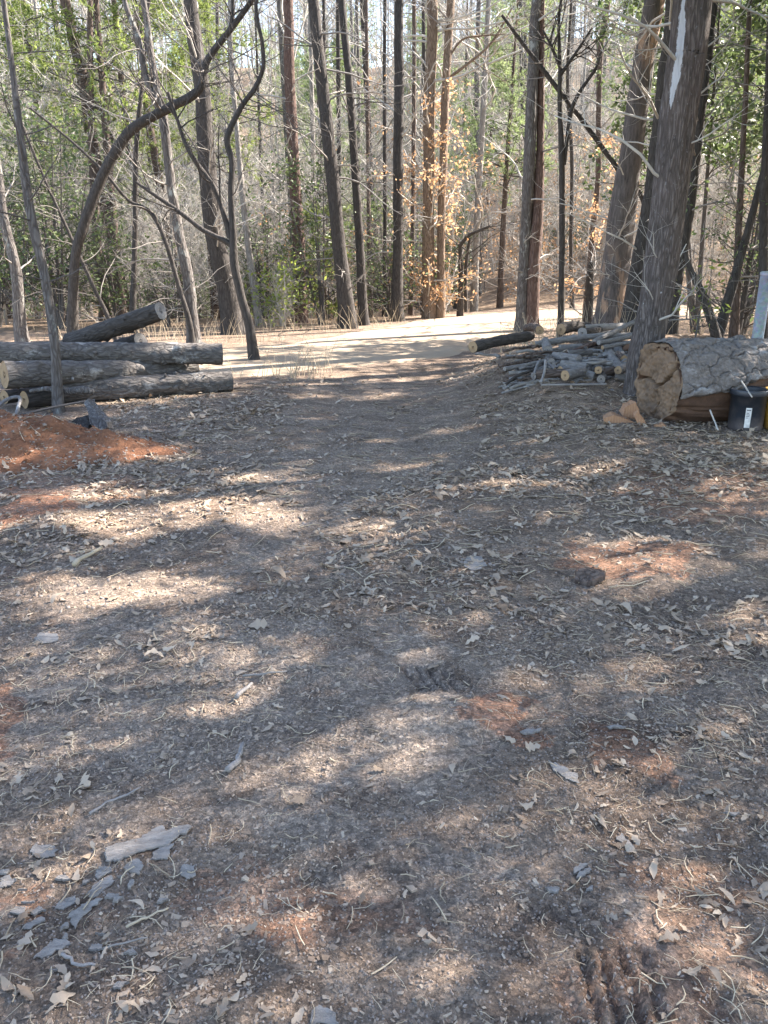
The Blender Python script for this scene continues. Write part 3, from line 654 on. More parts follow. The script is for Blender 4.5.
def face_dz(X, Y):
    wx = X + (fbm(X * 14, Y * 14, 0, 3, 91) - .5) * .05; wy = Y + (fbm(X * 14, Y * 14, 0, 3, 92) - .5) * .05
    d = (fbm(X * 6, Y * 6, 0, 5, 93) - .5) * .09 + (fbm(X * 26, Y * 26, 0, 4, 94) - .5) * .035
    for c_, w_, dp in ((cr1, .020, .085), (cr2, .011, .04), (cr3, .011, .035)):
        q, _ = seg_d(wx, wy, c_); d = d + dp * sst(w_, w_ * .2, q)
    th = np.arctan2(Y, X); d = d + .007 * np.sin(th * 17 + fbm(X * 11, Y * 11, 0, 3, 95) * 14) * sst(.1, .3, np.hypot(X, Y))
    return d
V, F3, F4 = disc(faceR, 0, 60, 160, face_dz)
m_ = MB(); m_.V = [V]; m_.n = len(V); m_.F = [F3, F4]; m_.r = [np.full(len(F3), .5), np.full(len(F4), .5)]; m_.m = [np.zeros(len(F3), np.int32), np.zeros(len(F4), np.int32)]
m_.build('cut_face', W_ROT, big)
def shell(th0, th1, nth, nz, R_of, name, mat_, rag=None):
    th = np.linspace(th0, th1, nth); z = np.linspace(0, BL, nz); ZZ, TT = np.meshgrid(z, th, indexing='ij')
    R, TT2 = R_of(ZZ, TT)
    V = np.stack([R * np.cos(TT2), R * np.sin(TT2), ZZ], -1).reshape(-1, 3); id_ = np.arange(nz * nth).reshape(nz, nth)
    mb = MB(); mb.add(V, np.stack([id_[:-1, :-1], id_[:-1, 1:], id_[1:, 1:], id_[1:, :-1]], -1).reshape(-1, 4)); return mb.build(name, mat_, big)
blend = lambda Z: sst(0, .25, Z)
def coreR(Z, T):
    r = faceR(T) * (1 - blend(Z)) + BR * .97 * blend(Z)
    r = r * .955 - .012 + (fbm(T * 3, Z * 1.2, 0, 4, 96) - .5) * .07 - .025 * sst(.62, .7, fbm(T * 9, Z * .9, 0, 4, 97))
    return r, T
shell(0, 2 * math.pi, 160, 120, coreR, 'heartwood', W_CORE)
def barkR(Z, T):
    r = faceR(T) * (1 - blend(Z)) + BR * blend(Z)
    u = (T - math.radians(-60)) / (math.radians(255))
    rag = (fbm(Z * 2.2, Z * 0, 0, 4, 98) - .5) * .38 + (fbm(Z * 9, Z * 0, 0, 3, 99) - .5) * .16 + .20 * sst(.45, .0, Z)
    T2 = math.radians(-60) + u * (math.radians(238) + rag - .30 * sst(.5, .1, np.abs(Z - .95)))
    X = T2 * 2.4; w = (fbm(T2 * 4, Z * 9, 0, 4, 101) - .5) * 1.15; w2 = (fbm(T2 * 4, Z * 9, 5, 4, 111) - .5) * .9
    d1, d2, cid = worley(X * 1.25 + w, Z * 3.6 + w2, 7); e1, e2, eid = worley(X * 3.0 + w, Z * 9 + w, 8)
    pl = sst(.015, .085, d2 - d1) ; pl2 = sst(.0, .2, e2 - e1)
    e_ = .25 + .75 * sst(0, .12, Z)
    r = r + .006 + e_ * (pl * (.030 + .016 * cid) + (cid - .5) * .022 + (eid - .5) * .006 + (fbm(T2 * 7, Z * 14, 0, 5, 102) - .5) * .045)
    r = np.where(u > .985, r - .05 * (u - .985) / .015, r)
    return r, T2
bk = bark_mat('bark_plates', (.035, .027, .023), (.17, .15, .138), (.31, .285, .27), .9, (.36, .35, .345), stretch=1.0, bump=.7, cells=.08)
shell(0, 1, 2, 2, lambda Z, T: (Z * 0 + .05, T), 'x', bk) if False else None
shell(math.radians(-60), math.radians(195), 300, 420, barkR, 'bark', bk)

# split wood chunks at its foot
CH = 'orange split wood chunks at the foot of the felled trunk'
def chunk(pxs, Y, depth, label, seed):
    """split billet: front outline in pixels at distance Y, real depth behind it"""
    A = [at(x, y, Y) for x, y in pxs]; n = len(A); c = np.mean(A, 0); zmin = min(a[2] for a in A)
    B = [c + (a - c) * .82 + np.array([.02, depth, 0]) for a in A]
    V = A + B; F = [tuple(range(n)), tuple(range(2 * n - 1, n - 1, -1))] + [(i, n + i, n + (i + 1) % n, (i + 1) % n) for i in range(n)]
    solid_from(V, F, 'split_wood', W_SPLIT, label, 'split wood', (c[0], c[1], zmin), CH, sub=4, amp=.03, seed=seed)
chunk([(603, 430), (604, 419), (614, 415), (628, 419), (637, 424), (636, 431), (620, 433)], 7.15, .22, 'flat orange split wood chunk at the left end of the felled trunk', 1)
chunk([(622, 416), (626, 407), (636, 402), (640, 410), (637, 418), (628, 419)], 7.3, .2, 'small split chunk resting on the flat one against the trunk face', 2)
chunk([(634, 416), (638, 411), (647, 425), (650, 431), (641, 430)], 7.08, .14, 'reddish wedge of split wood standing under the rotten trunk face', 3)
chunk([(653, 431), (654, 426), (664, 424), (669, 428), (668, 433)], 7.0, .1, 'little orange chip of wood between the wedge and the black pot', 4)

# ------------------------------------------------------------------ black pot, yellow bucket, steel post
def lathe(prof, ns, mb, mat_i=0, cx=0, cy=0):
    a = np.arange(ns) * 2 * math.pi / ns; P = np.array(prof)
    V = np.stack([cx + P[:, None, 0] * np.cos(a), cy + P[:, None, 0] * np.sin(a), P[:, None, 1] + 0 * a], -1).reshape(-1, 3)
    id_ = np.arange(len(P) * ns).reshape(len(P), ns)
    mb.add(V, np.stack([id_[:-1], np.roll(id_, -1, 1)[:-1], np.roll(id_, -1, 1)[1:], id_[1:]], -1).reshape(-1, 4), mat=mat_i)
def plastic(name, col, dirt, rough=.45):
    m, nt, b = mat(name); g = G(nt); v = g.coord(); n = g.noise(v, 7, 7, .7); sp = g.n('ShaderNodeSeparateXYZ'); g.l(v, sp.inputs[0])
    lo = g.f(g.math('ADD', sp.outputs[2], g.math('MULTIPLY', n, -.16)), .06, -.06)
    g.l(g.mix(g.math('MULTIPLY', g.math('ADD', g.math('MULTIPLY', g.f(n, .5, .75), .6), g.math('MULTIPLY', lo, .8)), .9), col, dirt), b.inputs['Base Color']); b.inputs['Roughness'].default_value = rough
    g.bump(g.noise(v, 60, 4, .6), .08, .004, b); return m
M_BLACK = plastic('pot_black', (.022, .026, .034), (.11, .09, .085)); M_YEL = plastic('bucket_yellow', (.52, .27, .035), (.25, .15, .06))
p = at(744.5, 428, 7.06); p[2] = float(Hm(p[0], p[1])); s_ = pxm(p); hp = 41 * s_; rt = 17.6 * s_; rb = 15.8 * s_
pot = thing('plant_pot', 'empty black nursery pot with a white tag, standing against the felled trunk', 'plant pot', p)
mb = MB(); lathe([(0, .004), (rb - .01, .004), (rb, .012), (rb + .003, .03), (rt - .008, hp - .05), (rt - .006, hp - .05), (rt - .012, hp - .05), (rb - .008, .02), (0, .016)], 48, mb); mb.build('pot_body', M_BLACK, pot)
mb = MB(); lathe([(rt - .011, hp - .055), (rt + .002, hp - .055), (rt + .006, hp - .04), (rt + .007, hp - .006), (rt + .003, hp), (rt - .004, hp), (rt - .010, hp - .01), (rt - .011, hp - .055)], 48, mb); mb.build('rim', M_BLACK, pot)
ml, nt, b = mat('tag_white'); g = G(nt); v = g.coord(); n = g.noise(v, 40, 5, .6); g.l(g.ramp(n, [(.3, (.42, .41, .39)), (.6, (.62, .61, .58))]), b.inputs['Base Color'])
md, nt, b = mat('tag_ink'); b.inputs['Base Color'].default_value = (.10, .10, .11, 1)
def wrapped(a0, a1, z0, z1, rr, name, m, parent, nseg=8):
    aa = np.linspace(a0, a1, nseg); mb = MB(); V = []
    for z in (z0, z1):
        r_ = rr(z); V.append(np.stack([r_ * np.cos(aa), r_ * np.sin(aa), 0 * aa + z], -1))
    V = np.concatenate(V); id_ = np.arange(nseg * 2).reshape(2, nseg); mb.add(V, np.stack([id_[:1, :-1], id_[:1, 1:], id_[1:, 1:], id_[1:, :-1]], -1).reshape(-1, 4)); return mb.build(name, m, parent)
rp = lambda z: rb + (rt - rb) * z / hp + .0045
acen = math.atan2(-1, -.0) + math.radians(6) + math.atan2(-p[0], p[1]) * 1.0
lab = wrapped(acen - .155, acen + .155, hp * .12, hp * .60, rp, 'label', ml, pot)
for i, (u0, u1, v0, v1) in enumerate(((.15, .85, .86, .92), (.15, .6, .72, .75), (.15, .75, .64, .67), (.15, .7, .56, .59), (.15, .5, .48, .51))):
    wrapped(acen - .155 + .31 * u0, acen - .155 + .31 * u1, hp * (.12 + .48 * v0), hp * (.12 + .48 * v1), lambda z: rp(z) + .0015, 'printed_line', md, lab, 4)
pb = at(779, 427, 7.06); pb[2] = float(Hm(pb[0], pb[1])); s_ = pxm(pb); rt = 16.5 * s_; rb = 14.5 * s_; hp = 41 * s_
buk = thing('bucket', 'yellow plastic bucket beside the black pot at the right edge', 'bucket', pb)
mb = MB(); lathe([(0, .004), (rb - .006, .004), (rb, .012), (rt - .004, hp - .01), (rt - .008, hp - .01), (rb - .006, .02), (0, .016)], 40, mb); mb.build('bucket_body', M_YEL, buk)
mb = MB(); lathe([(rt - .006, hp - .03), (rt + .010, hp - .03), (rt + .012, hp - .004), (rt + .004, hp), (rt - .006, hp - .003), (rt - .006, hp - .03)], 40, mb); lathe([(rt - .009, hp - .075), (rt + .006, hp - .075), (rt + .007, hp - .06), (rt - .007, hp - .06)], 40, mb); mb.build('rim', M_YEL, buk)
aa = np.linspace(0, math.pi, 15); mb = MB(); V, F = tubes(np.stack([np.cos(aa) * (rt + .012), -np.sin(aa) * .5 * rt - rt * .75, hp - .03 - np.sin(aa) * .10], -1), np.full(15, .003), 6); mb.add(V, F); mb.build('handle', BK['dark'], buk)
branch_thing('stick', 'thin pale stick leaning on the rim of the black pot', 'stick', [(734, 370, 7.28, 1.6), (742, 382, 7.1, 1.6), (752, 397, 6.82, 1.4)], M_TWIGP, seed=8)
branch_thing('stick', 'short bent twig standing in front of the felled trunk by the pot', 'stick', [(710, 410, 7.0, 1.6), (714, 420, 6.9, 1.6), (718, 430, 6.75, 1.6)], M_TWIGP, seed=9)
mg, nt, b = mat('galvanised_steel'); g = G(nt); v = g.coord(); n = g.noise(v, 14, 7, .65); n2 = g.vor(v, 30, 'F1', 'Color'); g.l(g.mix(.2, g.ramp(n, [(.3, (.20, .215, .23)), (.7, (.34, .36, .375))]), n2, 'SOFT_LIGHT'), b.inputs['Base Color'])
b.inputs['Metallic'].default_value = .35; b.inputs['Roughness'].default_value = .55; g.bump(n, .2, .01, b)
pp = at(757, 342, 8.75); zb = float(Hm(pp[0], pp[1])); top = at(757, 272, 8.75)[2]
post = thing('steel_post', 'galvanised steel pipe post standing behind the felled trunk', 'post', (pp[0], pp[1], zb))
hpst = top - zb; rr_ = 5.6 * pxm(pp); mb = MB(); lathe([(rr_, -.3), (rr_, hpst - .01), (rr_ - .008, hpst - .01), (rr_ - .012, hpst - .3)], 32, mb); mb.build('pipe', mg, post)
mb = MB(); lathe([(rr_ + .004, hpst - .035), (rr_ + .005, hpst - .004), (rr_ - .01, hpst + .006), (0, hpst + .010)], 32, mb); mb.build('cap', mg, post)

# ------------------------------------------------------------------ firewood and brush heap
def bpx(x, y): return 460 + x * .2474, 310 + y * .2474
def bY(py):
    return float(np.interp(py, [326, 332, 345, 358, 372, 385, 396], [11.7, 11.0, 10.05, 9.4, 8.9, 8.62, 8.42]))
BG = 'cut wood in the brush heap right of the track'
def heap(name, label, cat, x0, y0, x1, y1, th, bark, cut, dY0=0, dY1=0, th1=None, seed=0, bend=.02):
    a = bpx(x0, y0); b = bpx(x1, y1); dY0 -= .12; dY1 -= .12
    plog(name, label, cat, a, bY(a[1]) + dY0, b, bY(b[1]) + dY1, th * .2474, (th1 or th * .9) * .2474, bark=bark, cut=cut, group=BG, seed=seed, bend=bend, knots=2)
heap('cut_log', 'half peeled dark log with a round sawn end, furthest left in the brush heap', 'log', 52, 150, 285, 105, 46, 'dark', W_CUT, 0, .3, seed=11, bend=.004)
heap('cut_log', 'small log with round sawn end beside the double trunk', 'log', 322, 82, 268, 74, 34, 'brown', W_CUT, -.1, .5, seed=12)
heap('cut_log', 'log with a bright round sawn end behind the brush heap, under the slim dark tree', 'log', 407, 78, 520, 74, 46, 'dark', W_CUT, 0, .35, seed=13)
heap('cut_log', 'pale barkless log lit by the sun at the back of the brush heap', 'log', 500, 74, 668, 66, 30, W_GREY, W_CUT, .2, .25, seed=14)
heap('cut_log', 'dark round log end poking out below the pale sunlit log', 'log', 494, 92, 560, 82, 40, 'dark', W_GREY, 0, .5, seed=15)
heap('branch_pole', 'long grey pole lying across the back of the brush heap', 'branch', 300, 140, 725, 103, 26, 'pile', W_CUT, 0, -.35, seed=16)
heap('branch_pole', 'long crooked pole slanting up the left side of the brush heap', 'branch', 180, 238, 560, 125, 18, 'pile', W_GREY, 0, -.4, 12, seed=17, bend=.05)
heap('branch_pole', 'grey pole rising to the top right of the brush heap toward the trunks', 'branch', 540, 128, 730, 35, 20, 'pile', W_GREY, -.3, -1.0, seed=18)
heap('branch_pole', 'reddish brown barkless pole in the middle of the brush heap', 'branch', 415, 185, 560, 130, 20, 'red', W_SPLIT, -.1, -.3, seed=19)
heap('branch_pole', 'grey pole just under the top right pole of the heap', 'branch', 560, 132, 728, 96, 20, 'pile', W_GREY, -.45, -.6, seed=20)
heap('branch_pole', 'thin dark pole at the lower left edge of the brush heap', 'branch', 182, 304, 296, 243, 13, 'dark', W_GREY, seed=21, bend=.04)
heap('cut_log', 'thick short billet with grey bark, lowest in the middle of the heap', 'log', 405, 254, 500, 248, 52, 'pile', W_CUT, 0, .1, seed=22)
heap('cut_log', 'pale billet slanting up with a brown split end in the heap', 'log', 455, 302, 588, 216, 34, 'pile', W_ROT, 0, .05, seed=23)
heap('cut_log', 'grey billet leaning back, left of the other leaning billet', 'log', 650, 245, 600, 170, 40, 'pile', W_CUT, -.1, .0, seed=24)
heap('cut_log', 'short pale billet leaning back highest in the heap', 'log', 668, 222, 626, 140, 38, 'pile', W_CUT, -.1, 0, seed=25)
heap('cut_log', 'stubby grey billet at the foot of the two leaning billets', 'log', 570, 280, 606, 228, 36, 'pile', W_GREY, -.1, .05, seed=26)
heap('cut_log', 'hollow dark round end between the leaning billets and the big tree', 'log', 680, 162, 735, 150, 48, 'brown', W_CORE, -.1, .4, seed=27)
heap('branch_pole', 'pale thin pole above the leaning billets', 'branch', 575, 152, 700, 128, 17, 'pile', W_CUT, -.35, -.5, seed=28)
heap('branch_pole', 'short grey pole reaching from the leaning billets to the big tree', 'branch', 640, 238, 725, 176, 24, 'pile', W_GREY, -.15, -.1, seed=29)
heap('cut_log', 'pale round billet beside the foot of the big tree', 'log', 638, 243, 712, 228, 34, 'pile', W_CUT, -.25, -.1, seed=30)
heap('branch_pole', 'straight whitish stick lying level along the bottom of the heap', 'stick', 328, 303, 592, 300, 9, W_GREY, W_GREY, -.1, -.1, seed=31, bend=.0)
heap('branch_pole', 'mossy grey pole in the leaves in front of the heap', 'branch', 425, 352, 618, 330, 28, 'pile', W_GREY, 0, 0, seed=32)
heap('branch_pole', 'forked grey stick standing at the left of the thick billet', 'stick', 345, 205, 326, 296, 11, W_GREY, W_GREY, -.2, -.1, seed=33)
heap('branch_pole', 'stub of grey pole leaning between the forked stick and the crooked pole', 'stick', 318, 212, 300, 262, 16, 'pile', W_GREY, -.1, 0, seed=34)
heap('branch_pole', 'little pale stick beside the forked stick', 'stick', 350, 214, 383, 238, 10, 'pile', W_CUT, -.15, -.15, seed=35)
heap('cut_log', 'grey billet lying between the thick billet and the reddish pole', 'log', 480, 232, 565, 196, 34, 'pile', W_CUT, .05, .1, seed=36)
heap('cut_log', 'dark billet half buried under the left side of the heap', 'log', 296, 268, 402, 240, 30, 'dark', W_GREY, .05, .1, seed=37)
# loose sticks that fill the heap
rng = np.random.default_rng(5)
for i in range(130):
    x = rng.uniform(150, 720); y = rng.uniform(95 if x > 420 else 150, 310); a = bpx(x, y); Ya = bY(a[1]) + rng.uniform(0, .25)
    A = at(*a, Ya); zg = float(Hm(A[0], A[1])); A[2] = max(zg + .015, A[2] - rng.uniform(-.02, .08)); L = rng.uniform(.3, 1.2); an = rng.normal(.2, .6); B = A + np.array([math.cos(an) * L, math.sin(an) * L * .6, rng.normal(.02, .06) * L])
    B[2] = max(B[2], float(Hm(B[0], B[1])) + .01)
    r = rng.uniform(.008, .026)
    Q = np.stack([A + (B - A) * t for t in np.linspace(0, 1, 6)]); Q[1:-1] += rng.normal(0, .012, (4, 3)); Rq = np.linspace(1, .75, 6) * r; Q = np.vstack([A - (B - A) * .003, Q, B + (B - A) * .003]); Rq = np.concatenate([[.001], Rq, [.001]])
    mb = MB(); V, F = tubes(Q, Rq, 7, wob=(.1, .2), seed=i); mb.add(V, F)
    o = mb.build('brush_stick', [BK['pile'], BK['grey'], M_TWIG, BK['brown'], BK['pile']][i % 5], loc=A); tag(o, 'short loose stick tangled in the brush heap right of the track', 'stick', 'loose sticks in the brush heap')

for i in range(24):                                       # short billets tossed on top
    x = rng.uniform(300, 715); y = rng.uniform(150, 290); a = bpx(x, y); A = at(*a, bY(a[1]) - .08); L = rng.uniform(.18, .38); an = rng.choice([2.6, 3.6, .4, -.5, 1.6, 4.4]) + rng.normal(0, .35); B = A + np.array([math.cos(an), math.sin(an), rng.uniform(-.15, .22)]) * L; r = rng.uniform(.03, .06)
    A[2] = max(A[2], float(Hm(A[0], A[1])) + r * .7); B[2] = max(B[2], float(Hm(B[0], B[1])) + r * .7)
    log('billet', 'short grey billet tossed on the brush heap right of the track', 'log', A, B, r, r * .92, bark=['pile', 'pile', 'grey', 'brown'][i % 4], cut=[W_CUT, W_GREY, W_GREY][i % 3], group='short billets tossed on the brush heap', seed=60 + i, knots=1)

# ------------------------------------------------------------------ red clay mound
ms, nt, b = mat('red_clay'); g = G(nt); v = g.coord(); n1 = g.noise(v, 4, 8, .65); n2 = g.noise(v, 30, 8, .75); vr = g.vor(v, 60, 'F1', 'Color')
c = g.ramp(n1, [(.3, (.15, .07, .04)), (.55, (.25, .118, .066)), (.75, (.37, .195, .115))]); c = g.mix(.35, c, g.mix(1.0, c, g.ramp(g.math('MULTIPLY', vr, 1.0), [(0, (.4, .4, .4)), (1, (1.7, 1.6, 1.5))]), 'MULTIPLY')); c = g.mix(g.f(n2, .3, .6), g.mix(.5, c, (.09, .05, .035)), c)
g.l(c, b.inputs['Base Color']); b.inputs['Roughness'].default_value = .95; b.inputs['Specular IOR Level'].default_value = .1; g.bump(n2, .9, .03, b)
cx, cy, rx, ry, hh_, rot_ = MO; xs = np.linspace(cx - rx * 1.5, cx + rx * 1.5, 220); ys = np.linspace(cy - ry * 1.7, cy + ry * 1.7, 110); X, Y = np.meshgrid(xs, ys); mh_ = mound_h(X, Y); Z = Hm0(X, Y) + mh_
id_ = np.arange(X.size).reshape(X.shape); Fq = np.stack([id_[:-1, :-1], id_[:-1, 1:], id_[1:, 1:], id_[1:, :-1]], -1).reshape(-1, 4); Fq = Fq[(mh_.ravel()[Fq] > -.03).any(1)]
mo = thing('soil_mound', 'heap of bare red clay soil at the left edge in front of the logs', 'soil mound', (cx, cy, float(Hm0(np.array([cx]), np.array([cy]))[0])))
mb = MB(); mb.add(np.stack([X, Y, Z], -1).reshape(-1, 3), Fq); mb.build('heap', ms, mo, rel=mo.location)
rng = np.random.default_rng(3); n = 650; x = rng.normal(cx, rx * .62, n); y = rng.normal(cy, ry * .62, n); k = mound_h(x, y) > -.04; x, y = x[k], y[k]; n = len(x); l = rng.uniform(.008, .04, n) * rng.choice([.5, .7, 1], n)
V, F, _ = boxes(n, x, y, l, l * rng.uniform(.6, 1, n), l * rng.uniform(.25, .45, n), rng, .5, .002); mb = MB(); mb.add(V, F, np.repeat(rng.random(n), 5)); tag(mb.build('clods', ms, mo, rel=mo.location), kind='stuff')

# ------------------------------------------------------------------ bark flakes, sticks and a clod in the foreground
FL = 'grey bark flakes lying in the foreground'
mbk, nt, b = mat('bark_flake'); g = G(nt); v = g.coord(); n1 = g.noise(g.coord((.6, 1.6, 1)), 30, 9, .78); n2 = g.noise(v, 6, 4, .6)
c = g.ramp(n1, [(.3, (.08, .066, .057)), (.48, (.22, .196, .175)), (.75, (.35, .32, .29))]); c = g.mix(g.f(n2, .4, .7), c, g.mix(.5, c, (.22, .19, .16))); g.l(c, b.inputs['Base Color']); b.inputs['Roughness'].default_value = .9; g.bump(n1, 1.0, .012, b); M_FLAKE = mbk
def flake(pxs, label, th=.004, lift=.003, seed=0, mat_=None, name='bark_flake', cat='bark', group=FL, warp=.005):
    if name == 'bark_flake': th *= .4; lift = lift * .3 + .002; warp *= .6
    P = np.array([gnd(*p) for p in pxs]); c = P.mean(0); n = len(P)
    out = []
    for i in range(n):
        a_, b_ = P[i], P[(i + 1) % n]
        for t in np.linspace(0, 1, 6, endpoint=False):
            q = a_ + (b_ - a_) * t; q = q + np.array([*(RNG.normal(0, 1, 2) * np.linalg.norm(b_ - a_) * .06), 0]); out.append(q)
    O = np.array(out); m = len(O); rings = [1, .97, .75, .45, .15]; top = []
    for r in rings:
        q = c + (O - c) * r; q[:, 2] = Hm(q[:, 0], q[:, 1]).mean() * .25 + Hm(q[:, 0], q[:, 1]) * .75 + lift * .5 + (th if r < 1 else th * .3) + (fbm(q[:, 0] * 12, q[:, 1] * 12, seed, 3, seed) - .35) * warp * 2
        lam = np.floor(fbm(q[:, 0] * 7 + 4 * q[:, 1], q[:, 1] * 16, seed, 3, seed + 3) * 7) / 7; q[:, 2] += lam * th * 1.4; top.append(q)
    bot = c + (O - c) * .98; bot[:, 2] = top[0][:, 2] - th
    V = np.vstack([bot] + top + [top[-1].mean(0, keepdims=True)]); id_ = np.arange(m * (len(rings) + 1)).reshape(-1, m)
    F = np.stack([id_[:-1], np.roll(id_, -1, 1)[:-1], np.roll(id_, -1, 1)[1:], id_[1:]], -1).reshape(-1, 4); last = id_[-1]
    M_ = MB(); M_.V = [V]; M_.n = len(V); F3 = np.stack([last, np.roll(last, -1), np.full(m, len(V) - 1)], -1)
    M_.F = [F, F3]; M_.r = [np.full(len(F), .5), np.full(len(F3), .5)]; M_.m = [np.zeros(len(F), np.int32), np.zeros(len(F3), np.int32)]
    o = M_.build(name, mat_ or M_FLAKE, loc=c, smooth=False); tag(o, label, cat, group); return o
def fp(l): return [(x * .2604, 800 + y * .2604) for x, y in l]
flake(fp([(405, 240), (460, 250), (560, 215), (660, 180), (740, 125), (725, 105), (640, 140), (560, 160), (480, 188), (405, 205)]), 'long grey slab of bark, largest of the flakes in the foreground', .010, .012, 1)
flake(fp([(560, 165), (640, 140), (630, 115), (585, 125), (545, 155)]), 'small bark piece behind the long slab', .007, .02, 21)
flake(fp([(585, 240), (640, 240), (668, 185), (650, 180), (590, 220)]), 'bark piece tucked under the right end of the long slab', .007, .004, 2)
flake(fp([(475, 270), (500, 300), (540, 305), (550, 260), (530, 240), (490, 255)]), 'squarish bark piece just below the long slab', .007, .004, 3)
flake(fp([(365, 290), (375, 308), (430, 285), (428, 260), (380, 262)]), 'small bark piece at the left tip of the long slab', .007, .006, 4)
flake(fp([(330, 370), (360, 390), (440, 320), (430, 295), (370, 320)]), 'slanting bark piece second below the left tip of the long slab', .007, .008, 5)
flake(fp([(270, 450), (285, 500), (330, 455), (400, 400), (380, 395), (320, 420)]), 'curved bark strip beside the bleached bark cluster', .006, .006, 6)
flake(fp([(210, 420), (240, 430), (300, 400), (290, 370), (240, 370)]), 'bleached bark piece left of the slanting piece', .007, .006, 7)
flake(fp([(130, 612), (180, 610), (275, 560), (260, 545), (210, 540), (160, 580)]), 'smooth light grey triangle of bark near the bottom left corner', .006, .006, 8)
flake(fp([(85, 500), (110, 510), (175, 465), (160, 450), (100, 480)]), 'narrow bluish bark strip left of the curved strip', .006, .006, 9)
flake(fp([(110, 190), (150, 222), (215, 205), (218, 165), (130, 168)]), 'crumbled bark piece upper left of the long slab', .006, .005, 10)
flake(fp([(0, 335), (40, 332), (65, 305), (30, 298), (0, 308)]), 'bark piece at the left edge of the photo', .006, .005, 11)
flake(fp([(40, 440), (90, 442), (105, 420), (60, 405)]), 'small bark piece above the narrow bluish strip', .006, .005, 12)
flake(fp([(690, 290), (720, 315), (755, 300), (745, 270), (700, 268)]), 'dark grey bark piece right of the long slab', .006, .005, 13)
flake([(34, 641), (40, 634), (58, 635), (57, 642), (44, 645)], 'pale bluish bark piece alone on the dirt at the left', .006, .006, 14)
flake([(462, 566), (466, 556), (482, 556), (487, 566), (474, 571)], 'grey bark piece alone in the middle of the track', .006, .005, 15)
flake([(548, 766), (562, 770), (577, 778), (578, 786), (566, 783), (553, 775)], 'grey bark piece beside the tyre marks at the right', .005, .008, 16)
flake([(616, 836), (622, 834), (632, 844), (636, 852), (628, 850)], 'pale curled bark piece low at the right', .005, .008, 17)
flake([(310, 1030), (312, 1014), (320, 1010), (335, 1018), (338, 1030)], 'pale bark piece cut off by the bottom edge', .005, .006, 18)
flake([(590, 588), (574, 584), (577, 578), (592, 576), (604, 579), (603, 585)], 'dark brown clod of soil right of the track centre', .016, .004, 19, BK['brown'], 'soil_clod', 'clod', None, .02)
rs = np.random.default_rng(17)
for i in range(26):
    cx_, cy_ = (rs.normal(95, 62), rs.normal(893, 36)) if i < 18 else (rs.uniform(520, 760), rs.uniform(700, 1000)); w_ = rs.uniform(3, 8); a_ = rs.uniform(-.9, .2); n_ = 6
    pl_ = [(cx_ + w_ * (math.cos(t) * 1.4 * math.cos(a_) - math.sin(t) * .5 * math.sin(a_)) * rs.uniform(.7, 1.2), cy_ + w_ * .7 * (math.cos(t) * 1.4 * math.sin(a_) + math.sin(t) * .5 * math.cos(a_)) * rs.uniform(.7, 1.2)) for t in np.linspace(0, 6.283, n_, endpoint=False)]
    if cy_ < 1000: flake(pl_, 'little grey scrap of bark lying in the dirt', .004, .004, 60 + i, None, 'bark_scrap', 'bark', 'little bark scraps in the foreground')
def gstick(label, pts, r0, mat_, seed=0, twigs=0):
    P = np.array([gnd(*p) for p in pts]); t = np.arange(len(P)); tt = np.linspace(0, len(P) - 1, 9); Q = np.stack([np.interp(tt, t, P[:, i]) for i in range(3)], -1)
    rng = np.random.default_rng(seed + 40); Q[1:-1, :2] += rng.normal(0, r0 * .5, (7, 2)); Q[:, 2] = Hm(Q[:, 0], Q[:, 1]) * .4 + .6 * np.linspace(Hm(Q[0, 0], Q[0, 1]), Hm(Q[-1, 0], Q[-1, 1]), 9) + r0 + .006
    Rq = np.linspace(1, .6, 9) * r0; Q = np.vstack([Q[0] + (Q[0] - Q[1]) * .01, Q, Q[-1] + (Q[-1] - Q[-2]) * .01]); Rq = np.concatenate([[.0003], Rq, [.0003]])
    mb = MB(); V, F = tubes(Q, Rq, 8, wob=(r0 * 6, .2), seed=seed); mb.add(V, F); o = mb.build('stick', mat_, loc=Q[1]); tag(o, label, 'stick'); return o
gstick('straw coloured stick below the long bark slab', [(127, 934), (148, 923), (169, 913)], .0035, M_STRAW, 1)
gstick('bent white stick below the smooth bark triangle', [(63, 959), (80, 971), (96, 969)], .0045, M_WEATH, 2)
gstick('slim grey stick above the long bark slab', [(90, 816), (106, 806), (122, 800), (141, 789)], .0045, M_WEATH, 3)
gstick('thin dull stick between the straw stick and the bent one', [(104, 952), (122, 949), (148, 941)], .003, M_TWIG, 4)
gstick('knobbly piece of grey wood lying in the middle left foreground', [(228, 777), (238, 770), (244, 750)], .011, M_WEATH, 5)
gstick('short flat grey stick near the middle of the track', [(237, 702), (246, 692), (252, 686)], .009, M_WEATH, 6)
gstick('long thin pale stick at the left lying on the sunlit litter', [(75, 569), (88, 560), (102, 551)], .014, M_STRAW, 7)
gstick('grey stick lying level left of the track middle', [(243, 678), (265, 676), (287, 674)], .005, M_TWIG, 8)
